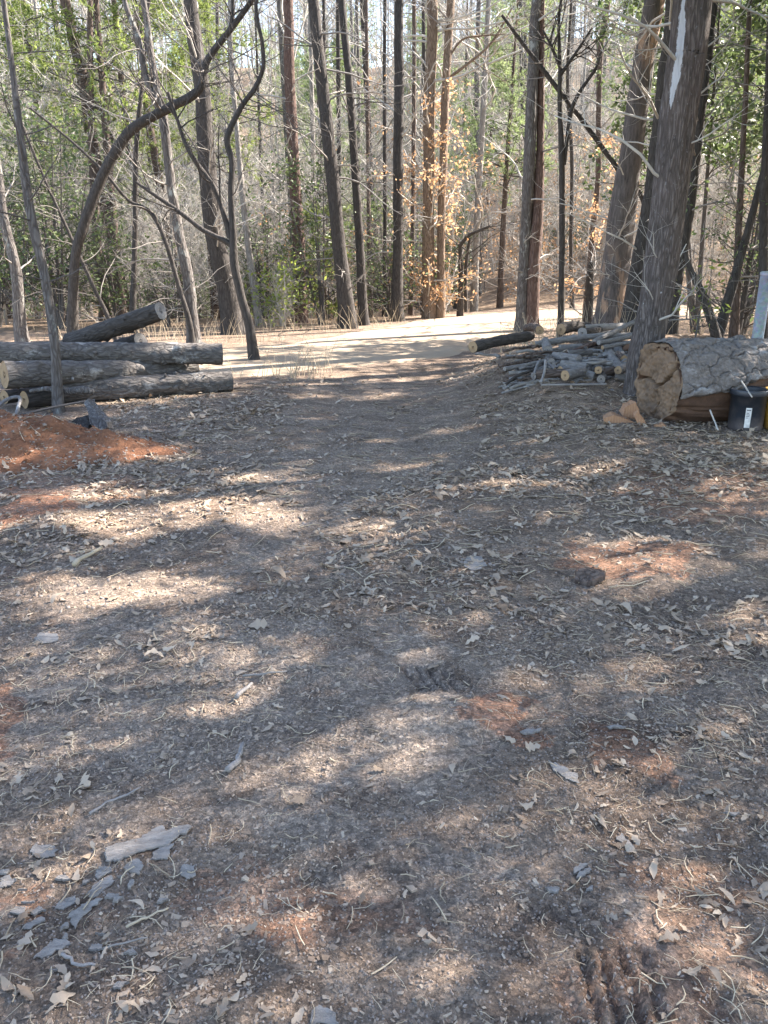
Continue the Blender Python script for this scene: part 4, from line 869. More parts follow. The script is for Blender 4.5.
# ------------------------------------------------------------------ trees traced from the clearing
def traced_tree(label, pts, base, top, bark, cat='tree', group=None, Y=None, seed=0, extend=True, limbs=(), dead=20, deadlen=(.4, 1.6), deadt=(.15, 1.), deadmat=None, crown_h=1.0, s=14, wob=.14, leafy=None, twang=(50, 90), lean=0.0, fine=0, flare=.55):
    """pts: (px,py,width_px) from the ground up; base pixel gives the distance unless Y is given"""
    rng = np.random.default_rng(seed + 300)
    g0 = gnd(*base) if Y is None else at(base[0], base[1], Y)
    Y0 = g0[1]
    P = [np.array([g0[0], g0[1], float(Hm(g0[0], g0[1])) - .15])]; R = [pts[0][2] * pxm(g0) / 2 * 1.12]
    for px, py, w in pts:
        q = at(px, py, Y0); q = at(px, py, Y0 + lean * q[2] + .02 * math.sin(q[2] * 1.3 + seed)); P.append(q); R.append(w * pxm(q) / 2)
    P = np.array(P); R = np.array(R)
    o_ = np.argsort(P[:, 2]) if extend else np.arange(len(P)); P = P[o_]; R = R[o_]
    if extend:                                             # goes on above the picture
        d = P[-1] - P[-3 if len(P) > 3 else -2]; d /= np.linalg.norm(d); Hh = top; n_ = 4; r1 = R[-1]
        L = max(1.5, (Hh - P[-1][2]) / max(.5, d[2]))
        ext = [P[-1] + d * L * t + np.array([rng.normal(0, .12), rng.normal(0, .12), 0]) for t in (.25, .5, .75, 1.0)]
        P = np.vstack([P, ext]); R = np.concatenate([R, r1 * np.array([.85, .65, .4, .12])])
    t = np.arange(len(P)); Q = smooth_line(P, 9); Rq = np.interp(np.linspace(0, len(P) - 1, len(Q)), t, R)
    Rq = Rq * (1 + flare * np.exp(-(Q[:, 2] - Q[0, 2]) / (.35 + R[0])))
    root = thing('tree', label, cat, (g0[0], g0[1], P[0][2] + .15), group)
    loc = np.array(root.location)
    # dense rings for a bark-like outline
    kk = int(min(260, max(40, (Q[-1, 2] - Q[0, 2]) / max(.05, R[0] * .7)))); u = np.linspace(0, len(Q) - 1, kk); Qd = np.stack([np.interp(u, np.arange(len(Q)), Q[:, i]) for i in range(3)], -1); Rd = np.interp(u, np.arange(len(Q)), Rq)
    mb = MB(); V, F = tubes(Qd, Rd, s, refY=True, wob=(max(.25, R[0] * 2.2), wob), seed=seed); mb.add(V, F)
    mb.build('trunk', BK[bark] if isinstance(bark, str) else bark, root, rel=loc)
    LP, LR = [], []
    for lb in limbs:                                        # named limbs, traced
        A = np.array([at(q[0], q[1], Y0 + (q[3] if len(q) > 3 else 0)) for q in lb]); r = np.array([q[2] * pxm(a) / 2 for q, a in zip(lb, A)])
        B = smooth_line(A, 6); rb_ = np.interp(np.linspace(0, len(A) - 1, len(B)), np.arange(len(A)), r)
        mb = MB(); V, F = tubes(B, rb_, 8, refY=True, wob=(.2, .15), seed=seed + 3); mb.add(V, F)
        ub = np.linspace(0, len(B) - 1, 12); B12 = np.stack([np.interp(ub, np.arange(len(B)), B[:, i]) for i in range(3)], -1)[None]; r12 = np.interp(ub, np.arange(len(B)), rb_)[None]
        P2, R2 = spawn(B12, r12, 7, rng, .2, 1, (.4, 1.3), (30, 70), 6, .03, .16, .5); V, F = tubes(P2, R2, 4); mb.add(V, F)
        P3, R3 = spawn(P2, R2, 4, rng, .2, 1, (.2, .6), (30, 70), 5, .02, .18, .6); V, F = tubes(P3, R3, 3); mb.add(V, F)
        mb.build('limb', BK[bark] if isinstance(bark, str) else bark, root, rel=loc)
    mb = MB(); tm = deadmat or M_TWIG
    u = np.linspace(0, len(Q) - 1, 24); Q2 = np.stack([np.interp(u, np.arange(len(Q)), Q[:, i]) for i in range(3)], -1)[None]; R2_ = np.interp(u, np.arange(len(Q)), Rq)[None]
    if dead:
        P2, R2 = spawn(Q2, R2_, dead, rng, deadt[0], deadt[1], deadlen, twang, 7, .01, .16, .22, lt=lambda t: .5 + .8 * np.sin(np.clip(t, 0, 1) * 3.0)); V, F = tubes(P2, R2, 5); mb.add(V, F, .5)
        P3, R3 = spawn(P2, R2, 5, rng, .25, 1, (.2, .7), (25, 60), 5, .01, .2, .6); V, F = tubes(P3, R3, 3); mb.add(V, F, .5)
        if fine:
            P4, R4 = spawn(P3, R3, fine, rng, .2, 1, (.12, .4), (25, 60), 4, .0, .2, .8); V, F = tubes(P4, R4, 3); mb.add(V, F, .5)
        mb.build('crown', tm, root, rel=loc)
    if leafy:
        lm, n_, sz, tr = leafy; mb = MB()
        pool = (P3 if dead else Q2).reshape(-1, 3); pool = pool[(pool[:, 2] > tr[0]) & (pool[:, 2] < tr[1])]
        if len(pool):
            c = pool[rng.integers(0, len(pool), n_)] + rng.normal(0, .05, (n_, 3)); V, F = leaves(c, rng.uniform(*sz, n_), rng, .5, .1, .5); mb.add(V, F, rng.random(n_)); mb.build('dead_leaves', lm, root, rel=loc)
    return root, Q, Rq
TT = {}
TT[1] = traced_tree('slim grey sapling standing in front of the left log stack', [(58, 405, 9), (54, 338, 9), (44, 274, 9), (30, 210, 9), (22, 150, 8), (13, 75, 6), (4, 5, 5)], (58, 413), 7.5, 'grey', seed=1, dead=26, deadlen=(.3, 1.3), deadt=(.25, 1), deadmat=M_TWIGD, s=12, fine=2)
TT[2] = traced_tree('thin grey tree rising from behind the left end of the log stack', [(20, 325, 11), (16, 271, 10), (4, 220, 9), (-4, 160, 8)], (22, 335), 9, 'grey', Y=14, seed=2, dead=16)
TT[3] = traced_tree('dark curved tree bowing over to the right behind the log stack', [(73, 325, 10), (75, 260, 9.5), (85, 222, 10), (101, 179, 10.5), (118, 148, 10.5), (135, 127, 10), (169, 108, 9), (190, 97, 9), (201, 86, 8), (207, 61, 7), (230, 30, 6), (252, 0, 5)], (73, 337), 9.5, 'dark', Y=13.5, seed=3, dead=34, fine=1, wob=.16, deadt=(.3, 1), deadmat=M_TWIGD, limbs=[[(230, 31, 5), (233, 12, 4), (232, -12, 3)]], lean=0)
TT[4] = traced_tree('slender grey tree right of the log stack, second stem high up', [(193, 330, 11), (188, 277, 11), (178, 230, 10), (170, 175, 9), (164, 125, 9), (158, 95, 8), (150, 50, 7), (143, 0, 6)], (194, 342), 12, 'grey', Y=14.2, seed=4, limbs=[[(160, 112, 6), (152, 95, 6), (144, 70, 6), (138, 38, 6), (129, 15, 5), (122, -8, 5)]], dead=22, fine=1)
TT[5] = traced_tree('straight thin dark tree just above the slanted log', [(133, 305, 6), (135, 237, 5), (136, 150, 5), (142, 85, 4), (146, 40, 3.5), (149, 0, 3)], (133, 318), 12, 'dark', Y=16.5, seed=5, dead=18)
TT[6] = traced_tree('mottled brown pine at the left, farther back, furrowed and half in sun', [(123, 300, 11), (112, 240, 11), (105, 205, 11), (92, 140, 11), (82, 75, 11), (72, 35, 10), (65, 0, 10)], (124, 318), 20, 'brown', Y=21, seed=6, dead=30, deadmat=M_TWIG, wob=.2)
TT[61] = traced_tree('dull brown straight tree between the curved tree and the thin dark one', [(104, 305, 9), (98, 255, 8), (95, 210, 8), (92, 150, 7), (90, 60, 6), (90, 0, 5)], (105, 320), 18, 'brown', Y=20, seed=61, dead=20)
TT[7] = traced_tree('broad brown trunk right of the slender grey tree', [(233, 330, 19), (226, 285, 18), (215, 240, 18), (210, 200, 18), (205, 140, 17), (202, 90, 16), (196, 50, 15), (190, 0, 14)], (234, 342), 20, 'dark', Y=16.5, seed=7, dead=36, deadmat=M_TWIGP, fine=1)
TT[8] = traced_tree('dark crooked tree at the edge of the gravel road with limbs reaching left', [(253, 352, 9), (249, 325, 8.5), (240, 292, 8), (234, 262, 8.5), (233, 232, 7), (231, 195, 6), (232, 162, 6), (227, 139, 6), (238, 113, 5.5), (246, 100, 5), (255, 88, 5), (263, 68, 4.5), (262, 42, 4), (256, 8, 3)], (254, 362), 6.5, 'dark', seed=8, dead=34, fine=1, wob=.16, deadt=(.3, 1), deadmat=M_TWIGD,
   limbs=[[(231, 245, 6), (223, 240, 5.5), (203, 230, 5), (185, 216, 4.5), (165, 202, 4), (150, 192, 3.5), (136, 182, 2.5)], [(230, 238, 6), (224, 215, 5), (214, 188, 5), (198, 165, 5), (186, 145, 4), (178, 122, 3.5), (168, 92, 3)]])
TT[9] = traced_tree('straight reddish brown trunk standing behind the bright road', [(300, 312, 13), (299, 245, 12), (295, 185, 11.5), (291, 110, 11), (289, 50, 10.5), (288, 0, 10)], (300, 322), 20, 'red', seed=9, Y=19.5, dead=34, deadmat=M_TWIGP, fine=1)
TT[10] = traced_tree('dark leaning trunk behind the road, thickest left of the middle', [(347, 318, 15), (343, 280, 14), (337, 225, 13.5), (329, 145, 13), (321, 75, 12), (313, 0, 11)], (348, 328), 20, 'dark', seed=10, dead=34, deadmat=M_TWIG, fine=1)
TT[11] = traced_tree('thin dark leaning tree next to the thickest leaning trunk', [(363, 315, 9), (360, 250, 8.5), (354, 155, 8), (349, 80, 7.5), (342, 5, 7)], (364, 325), 20, 'dark', seed=11, dead=40, deadmat=M_TWIGD)
TT[12] = traced_tree('straight dark trunk left of the tan leaved pair behind the road', [(397, 310, 11), (398, 240, 10), (398, 160, 10), (399, 80, 9.5), (399, 0, 9)], (397, 321), 20, 'dark', seed=12, dead=34, deadmat=M_TWIGP, fine=1)
for i, (l, pp_, bs, Yb, bk_) in enumerate((('pencil thin tree directly left of the straight dark trunk', [(385, 310, 4.5), (385, 240, 4), (385, 0, 3.5)], (385, 319), 22, 'dark'), ('pencil thin tree between the thin leaning tree and the straight dark trunk', [(371, 308, 4.5), (369, 240, 4), (366, 0, 3.5)], (371, 318), 23, 'brown'),
      ('faint thin tree in the gap right of the reddish trunk', [(340, 300, 5), (339, 150, 4.5), (338, 0, 4)], (340, 314), 26, 'dark'), ('thin pale tree right of the reddish trunk', [(315, 308, 5), (313, 150, 4.5), (310, 0, 4)], (315, 316), 25, 'pale'),
      ('thin tree close right of the straight dark trunk', [(411, 306, 5), (413, 200, 4.5), (414, 0, 4)], (411, 316), 25, 'brown'))):
    TT[130 + i] = traced_tree(l, pp_, bs, 18, bk_, Y=Yb, seed=20 + i, dead=26, s=8)
TT[16] = traced_tree('tall brown trunk, left and thicker one of a close pair wrapped in tan leaves', [(429, 306, 13), (428, 240, 12), (429, 170, 11.5), (429, 105, 11.5), (432, 0, 11)], (429, 318), 22, 'tan', seed=16, flare=.25, dead=90, deadlen=(.5, 2.0), deadt=(.02, .6), deadmat=M_TWIGP, leafy=(M_BEECH, 1900, (.06, .12), (.4, 5.2)))
TT[17] = traced_tree('thinner trunk of the close pair behind the middle of the road, parting to the right', [(441, 305, 8.5), (441, 240, 8), (443, 170, 8), (445, 105, 8), (449, 30, 8), (451, 0, 8)], (438, 317), 22, 'tan', Y=20.5, seed=17, flare=.2, dead=20, limbs=[[(446, 80, 3), (470, 62, 2.6), (492, 42, 2.2), (512, 8, 1.6)], [(447, 60, 2.4), (462, 40, 2), (480, 36, 1.8), (505, 34, 1.2)]])
TT[18] = traced_tree('small dark forked tree with a crooked top between the pair and the double trunk', [(460, 306, 5), (461, 275, 4.5), (460, 245, 4)], (460, 315), 2.6, 'dark', Y=21, seed=18, limbs=[[(460, 246, 4), (468, 236, 3.5), (478, 231, 3), (490, 226, 2)], [(466, 312, 3.5), (466, 268, 3.5), (470, 238, 3)]], dead=8, extend=False)
TT[19] = traced_tree('grey left stem of the double trunk beside the brush heap', [(521, 322, 10), (524, 260, 10), (528, 190, 12), (531, 120, 12), (534, 50, 11), (537, 0, 11)], (520, 332), 20, 'grey', seed=19, dead=30, deadmat=M_TWIGP, fine=1)
TT[191] = traced_tree('brown right stem of the double trunk beside the brush heap', [(531, 318, 13), (534, 260, 13), (538, 210, 11), (540, 150, 8), (541, 95, 7), (542, 0, 6)], (530, 330), 14, 'red', Y=16.9, seed=191, dead=18)
TT[20] = traced_tree('slim dark tree behind the brush heap, branching in a Y', [(561, 314, 6), (562, 250, 6), (562, 170, 6), (560, 110, 5), (560, 60, 4), (559, 20, 3)], (561, 326), 9, 'dark', Y=16, seed=20, dead=16, deadt=(.4, 1), limbs=[[(564, 165, 4), (570, 118, 4), (578, 95, 4), (596, 68, 3), (601, 52, 3)], [(561, 74, 4), (571, 60, 3), (581, 45, 2.5), (592, 28, 2)], [(561, 70, 3.5), (552, 48, 3), (543, 30, 2)]])
TT[21] = traced_tree('dead stem fallen slantwise and hung up between the double trunk and the leaning brown trunk', [(646, 214, 5), (625, 180, 5), (607, 154, 5), (578, 115, 4.5), (547, 75, 4.5), (524, 45, 4), (502, 15, 3)], (655, 240), 6, 'dark', Y=16.3, seed=21, dead=7, extend=False, s=8)
TT[22] = traced_tree('thin brown tree behind the slim Y branched one, tan leaves at its foot', [(587, 300, 6), (592, 240, 6), (598, 180, 5.5), (599, 100, 5.5), (601, 45, 6), (608, 0, 6)], (587, 312), 14, 'brown', Y=20, seed=22, dead=34, deadt=(.03, .7), leafy=(M_BEECH, 900, (.05, .11), (.5, 4.0)))
tr23, nt, b = mat('bark_stripped'); g = G(nt); v = g.coord(); sp = g.n('ShaderNodeSeparateXYZ'); g.l(v, sp.inputs[0]); n = g.noise(g.coord((1, 1, .25)), 5, 6, .6); n3 = g.noise(g.coord((1, 1, .15)), 30, 8, .7)
barkc = g.ramp(n3, [(.3, (.03, .024, .022)), (.6, (.11, .09, .08)), (.8, (.21, .18, .16))]); woodc = g.ramp(n3, [(.3, (.20, .12, .075)), (.7, (.38, .25, .17))])
low = g.math('MAXIMUM', g.f(sp.outputs[2], 1.7, .6), g.f(g.math('ABSOLUTE', g.math('SUBTRACT', sp.outputs[2], 5.0)), .9, .3))
g.l(g.mix(g.math('MULTIPLY', low, g.f(n, .52, .58)), barkc, woodc), b.inputs['Base Color']); b.inputs['Roughness'].default_value = .9; g.bump(n3, .8, .02, b)
TT[23] = traced_tree('leaning trunk with bark stripped to orange wood low down, behind the brush heap', [(611, 308, 27), (616, 265, 25), (622, 215, 25), (630, 160, 23), (637, 105, 22), (646, 50, 21), (655, 0, 20)], (610, 320), 20, tr23, Y=14.8, seed=23, dead=34, deadlen=(.3, 1.5), deadmat=M_TWIGP, wob=.2, s=18, fine=1)
TT[24] = traced_tree('dark leaning trunk close behind the big grey tree', [(633, 308, 17), (642, 250, 17), (651, 200, 16), (659, 135, 16), (666, 70, 15), (674, 0, 15)], (631, 322), 20, 'dark', Y=13.2, seed=24, dead=30, deadmat=M_TWIGP, wob=.16)
# the big grey tree with white sap streaks
mn, nt, b = mat('bark_sap'); g = G(nt); v = g.coord((1, 1, .14)); nw = g.n('ShaderNodeTexNoise'); g.l(v, nw.inputs['Vector']); nw.inputs['Scale'].default_value = 14; n1 = g.noise(g.coord((1, 1, .22)), 52, 9, .75); vo = g.vor(g.mix(.10, v, nw.outputs['Color'], 'ADD'), 34, 'DISTANCE_TO_EDGE'); n2 = g.noise(g.coord((1, 1, .6)), 3, 5, .6); n4 = g.noise(g.coord((1, 1, .35)), 9, 7, .7)
hgt = g.math('ADD', g.math('MULTIPLY', g.f(vo, 0, .3), .35), g.math('MULTIPLY', n1, .8)); c = g.ramp(hgt, [(.25, (.026, .02, .018)), (.55, (.085, .072, .066)), (.9, (.20, .172, .158))]); c = g.mix(g.f(n2, .4, .65), c, g.mix(.35, c, (.14, .11, .10)))
c = g.mix(g.math('MULTIPLY', g.f(g.noise(g.coord((1, 1, .5)), 40, 6, .7), .60, .68), .6), c, (.27, .27, .28)); n6 = g.noise(g.coord((1, 1, .45)), 28, 8, .75); sm = g.f(g.math('ADD', g.math('MULTIPLY', g.attr('sap'), .75), g.math('ADD', g.math('MULTIPLY', n6, .75), g.math('MULTIPLY', n4, .3))), 1.02, 1.10); c = g.mix(g.math('MULTIPLY', sm, .85), c, (.52, .54, .58))
g.l(c, b.inputs['Base Color']); b.inputs['Roughness'].default_value = .9; b.inputs['Specular IOR Level'].default_value = .2; g.bump(hgt, 1.0, .02, b); BK['sap'] = mn
r25, Q25, R25 = traced_tree('big grey trunk streaked with white sap, rising beside the end of the felled trunk', [(640, 388, 30), (647, 345, 31), (656, 300, 31), (663, 250, 33), (669, 200, 34), (675, 150, 36), (680, 105, 37), (686, 60, 37), (693, 0, 37)], (636, 404), 19, mn, Y=8.35, seed=25, dead=14, deadlen=(.4, 1.4), deadt=(.12, .9), deadmat=M_TWIGP, s=64, wob=.05, fine=2, flare=.08)
for ch in r25.children:
    if ch.name.startswith('trunk'):
        me = ch.data; n = len(me.vertices); co = np.empty(n * 3, np.float32); me.vertices.foreach_get('co', co); co = co.reshape(-1, 3) + np.array(r25.location)
        px, py, _ = project(co[:, 0], co[:, 1], co[:, 2]); front = co[:, 1] < np.interp(co[:, 2], Q25[:, 2], Q25[:, 1]) + .02
        sap = np.zeros(n)
        zl = [(683, 0, 3), (682, 20, 7), (680, 45, 6), (678, 62, 6), (676, 75, 7), (674, 85, 5), (672, 95, 4), (670, 110, 1)]
        wdt = np.interp(py, [q[1] for q in zl], [q[2] for q in zl]); cxx = np.interp(py, [q[1] for q in zl], [q[0] for q in zl])
        sap = sst(wdt * 1.5, wdt * .1, np.abs(px - cxx)) * front * (py < 112)
        for qx, qy, qr in ((650, 260, 3), (661, 292, 3), (644, 303, 2)): sap = np.maximum(sap, .8 * sst(qr, qr * .2, np.hypot(px - qx, (py - qy) * .5)) * front)
        a = me.attributes.new('sap', 'FLOAT', 'POINT'); a.data.foreach_set('value', sap.astype(np.float32))
        # furrowed surface
        th = np.arctan2(co[:, 1] - np.interp(co[:, 2], Q25[:, 2], Q25[:, 1]), co[:, 0] - np.interp(co[:, 2], Q25[:, 2], Q25[:, 0]))
        rg = fbm(np.cos(th) * 5 + co[:, 2] * .3, np.sin(th) * 5, co[:, 2] * 2.2, 4, 77) - .5
        ax_ = np.stack([np.cos(th), np.sin(th), th * 0], -1); co2 = co + ax_ * (rg * .045)[:, None] - np.array(r25.location); me.vertices.foreach_set('co', co2.astype(np.float32).ravel()); me.update()
TT[26] = traced_tree('dark thin trunk right of the big grey tree, mostly in shade', [(674, 300, 11), (680, 262, 11), (686, 230, 11), (693, 180, 10), (700, 115, 10), (708, 50, 10), (714, 0, 9)], (672, 312), 15, 'dark', Y=13, seed=26, dead=24, deadmat=M_TWIG)
TT[27] = traced_tree('slanting dark stem leaning right beyond the felled trunk', [(717, 338, 9), (725, 312, 9), (734, 280, 9), (742, 252, 8), (752, 215, 7), (764, 170, 6)], (715, 345), 7, 'dark', Y=11.5, seed=27, dead=18, deadmat=M_TWIG)
TT[28] = traced_tree('thin greenish stem rising between the slanting stem and the thin shaded trunk', [(734, 338, 8), (736, 300, 8), (738, 250, 7), (741, 180, 6), (746, 90, 5), (750, 0, 4)], (733, 346), 10, 'brown', Y=11.8, seed=28, dead=20)
TT[29] = traced_tree('short broken dark stem leaning left behind the felled trunk', [(716, 336, 8), (708, 310, 8), (700, 290, 7), (690, 268, 5), (684, 250, 3)], (718, 345), 3, 'dark', Y=11.2, seed=29, dead=5, extend=False)
TT[30] = traced_tree('grey spindly tree at the right edge behind the steel post', [(762, 325, 9), (763, 270, 8), (764, 200, 8), (768, 100, 7), (772, 0, 6)], (762, 342), 9, 'dark', Y=11.0, seed=30, dead=26, fine=1)
for i, (l, pp_, bs, Yb, bk_) in enumerate((('thin pale tree between the broad brown trunk and the crooked dark one', [(259, 320, 7), (250, 260, 6.5), (243, 200, 6), (236, 120, 5), (230, 40, 5)], (262, 335), 18.5, 'pale'), ('dull thin tree behind the slender grey tree', [(184, 300, 9), (173, 250, 9), (163, 200, 8), (152, 140, 8), (146, 100, 7)], (186, 318), 22, 'brown'),
      ('thin bent stem left of the curved dark tree, crossing behind it', [(113, 328, 4), (95, 290, 4), (70, 235, 3.5), (45, 180, 3), (20, 120, 3)], (116, 338), 14.5, 'dark'), ('slim stem arching from the slender grey tree toward the upper left', [(190, 325, 5), (180, 290, 4.5), (165, 240, 4.5), (150, 212, 4), (128, 200, 3.5), (104, 172, 3), (70, 140, 2.5), (30, 108, 2)], (192, 340), 14.0, 'dark'),
      ('thin straight stem in the brown leaves right of the Y branched tree', [(572, 300, 4), (571, 240, 4), (572, 160, 4)], (572, 312), 24, 'dark'), ('dark short trunk behind the cut log ends, left of the stripped trunk', [(589, 300, 8), (590, 280, 8), (591, 262, 6)], (588, 312), 17.5, 'dark'))):
    TT[400 + i] = traced_tree(l, pp_, bs, 12, bk_, Y=Yb, seed=40 + i, dead=22, s=8, extend=(i not in (2, 3, 5)))
# ------------------------------------------------------------------ unseen evergreens added at the right, foliage placed to shape shade and sun patches
LIT = [([(290, 377), (470, 370), (480, 381), (300, 388)], .8), ([(300, 396), (460, 388), (470, 399), (330, 406)], .7), ([(325, 512), (470, 482), (580, 466), (610, 478), (480, 506), (350, 532)], 1), ([(200, 470), (290, 460), (300, 474), (215, 482)], .9),
       ([(50, 496), (120, 490), (250, 497), (330, 505), (260, 532), (150, 538), (60, 532)], .95), ([(0, 584), (120, 578), (235, 580), (200, 604), (60, 618), (0, 620)], 1), ([(0, 640), (60, 650), (200, 630), (330, 632), (350, 652), (200, 672), (60, 696), (0, 686)], .8),
       ([(285, 770), (330, 725), (395, 690), (405, 664), (440, 668), (560, 678), (605, 700), (560, 728), (430, 748), (330, 780)], .9), ([(590, 735), (650, 733), (685, 775), (620, 788)], .75), ([(555, 543), (670, 540), (695, 570), (600, 588)], .85), ([(690, 478), (768, 474), (768, 507), (700, 503)], .8),
       ([(730, 560), (790, 550), (790, 700), (738, 700)], .6), ([(595, 600), (655, 600), (645, 640), (585, 640)], .55), ([(640, 655), (790, 645), (790, 690), (660, 700)], .6), ([(420, 585), (480, 572), (492, 595), (430, 606)], .6), ([(0, 496), (75, 498), (75, 518), (0, 523)], .9), ([(540, 960), (640, 935), (790, 890), (790, 1040), (540, 1040)], .4),
       ([(90, 440), (150, 445), (150, 462), (100, 462)], .8), ([(80, 372), (240, 362), (240, 394), (80, 406)], 1), ([(0, 335), (225, 335), (225, 366), (0, 366)], .4), ([(460, 318), (640, 312), (640, 334), (470, 356)], .85), ([(480, 340), (530, 345), (520, 380), (470, 375)], .4), ([(384, 800), (480, 790), (460, 840), (390, 850)], .25)]
rng = np.random.default_rng(21)
N = 12300
gxs = rng.uniform(-6.5, 6.5, N); gys = rng.uniform(-1.0, 10.5, N); gzs = H(gxs, gys)
px, py, dp = project(gxs, gys, gzs); jx = px + rng.normal(0, 3, N) + (fbm(gxs * 3, gys * 3, 0, 3, 41) - .5) * 60; jy = py + rng.normal(0, 2, N) + (fbm(gxs * 3, gys * 3, 0, 3, 42) - .5) * np.clip((py - 330) * .12, 4, 50)
keep = np.ones(N, bool)
def grow(pl, dx, dy):
    c = np.mean(pl, 0); return [(x + dx * np.sign(x - c[0]), y + dy * np.sign(y - c[1]) * np.interp(y, [370, 1000], [.4, 2.2])) for x, y in pl]
LIT = [(grow(pl, 9, 5), pr) for pl, pr in LIT]
sl = gxs * .87 + gys * .49; tl = -gxs * .49 + gys * .87; streak = fbm(sl * .22, tl * 2.6, 0, 3, 45)
for pl, pr in LIT: keep &= ~(inpoly(pl, jx, jy) & (rng.random(N) < pr) & (dp > 0) & ((streak < .64) | (rng.random(N) < .15) | (py > 650)))
keep &= ~((streak < .27) & (rng.random(N) < .9))
keep &= rng.random(N) < np.where(gys > 10.6, .5, 1)
keep &= ~((fbm(gxs * 1.6, gys * 2.8, 0, 3, 43) > .76))
keep &= rng.random(N) < np.interp(gys, [.5, 1.6, 2.6, 4.0], [.55, .58, .70, 1])
gp = np.stack([gxs, gys, gzs], -1)[keep]
HOSTS = [(7.6, 6.9), (8.8, 10.8), (11, 8), (12.5, 13.2), (6.4, 4.0), (9.4, 3.2), (14.5, 10.0), (7.5, 12.4), (11.5, 4.9)]
OWN = {9: r25, 10: TT[24][0], 11: TT[28][0]}  # visible trees that also carry added shade foliage above the view
allh = np.array(HOSTS + [(r25.location.x + .6, r25.location.y), (TT[24][0].location.x + .6, TT[24][0].location.y), (TT[28][0].location.x, TT[28][0].location.y)])
pos = np.full((len(gp), 3), np.nan); tgt = gp[:, 1]; own = np.full(len(gp), -1)
for tr in range(60):
    td = np.where(own < 0)[0]
    if not len(td): break
    h = 3.0 + 12 * rng.random(len(td)) ** 1.5; q = gp[td] + SDIR[None] * (h / SDIR[2])[:, None]
    qx, qy, qd = project(q[:, 0], q[:, 1], q[:, 2]); mg = np.interp(gp[td][:, 1], [2, 3.2], [110, 0]); out = (qd < .2) | (qx > 815 + mg) | (qy < -70 - mg) | (qx < -40 - mg)
    d = np.hypot(q[:, None, 0] - allh[None, :, 0], q[:, None, 1] - allh[None, :, 1]); k = d.argmin(1); lim = 2.6 + .1 * (15 - q[:, 2])
    ok = out & (d.min(1) < lim) & (q[:, 2] > 3.0) & (q[:, 2] < 16.5)
    pos[td[ok]] = q[ok]; own[td[ok]] = k[ok]
print('shade sprays', (own >= 0).sum(), 'of', len(gp))
EVG = 'unseen evergreens added at the right to shade the track'
for i in range(len(allh)):
    C = pos[own == i]; sg_ = np.interp(tgt[own == i], [2.0, 3.0], [.40, .07])
    if len(C) < 5: continue
    hx, hy = allh[i]; z0 = float(Hm(hx, hy))
    if i in OWN: root = OWN[i]; loc = np.array(root.location); tx = np.interp(C[:, 2], [0, 16], [loc[0], loc[0] + 1.0]); base = np.stack([np.full(len(C), hx), np.full(len(C), hy), C[:, 2] - .5], -1)
    else:
        root = thing('added_shade_tree', 'unseen evergreen added right of the track, foliage placed to shade the ground', 'tree', (hx, hy, z0), EVG); loc = np.array(root.location)
        zz = np.linspace(-.2, 17, 14); P = np.stack([hx + np.sin(zz * .3 + i) * .12, hy + np.cos(zz * .27 + i) * .12, z0 + zz], -1); mb = MB(); V, F = tubes(P, np.interp(zz, [0, 1, 17], [.24, .19, .02]), 14, wob=(.5, .1), seed=i); mb.add(V, F); mb.build('trunk', BK['brown'], root, rel=loc)
        base = np.stack([np.full(len(C), hx), np.full(len(C), hy), C[:, 2] - .35], -1)
    mb = MB(); n = len(C)
    c = np.repeat(C, 16, 0) + rng.normal(0, 1, (n * 16, 3)) * np.repeat(sg_, 16)[:, None]; V, F = leaves(c, rng.uniform(.10, .19, n * 16), rng, .34, .2, .2); mb.add(V, F, rng.random(n * 16)); mb.build('foliage', M_PINE, root, rel=loc)  # added sprays, set along sun rays to cast the wanted shade pattern
    s_ = rng.permutation(n)[:60]; A = base[s_]; B = C[s_]; 
    if i not in OWN:
        tt = np.linspace(0, 1, 6); Pb = A[:, None] + (B - A)[:, None] * tt[None, :, None]; Pb[:, :, 2] -= (np.sin(tt * 3.14) * .12)[None]; mb = MB(); V, F = tubes(Pb, np.tile(np.linspace(.022, .005, 6), (len(A), 1)), 5); mb.add(V, F); mb.build('boughs', BK['brown'], root, rel=loc)

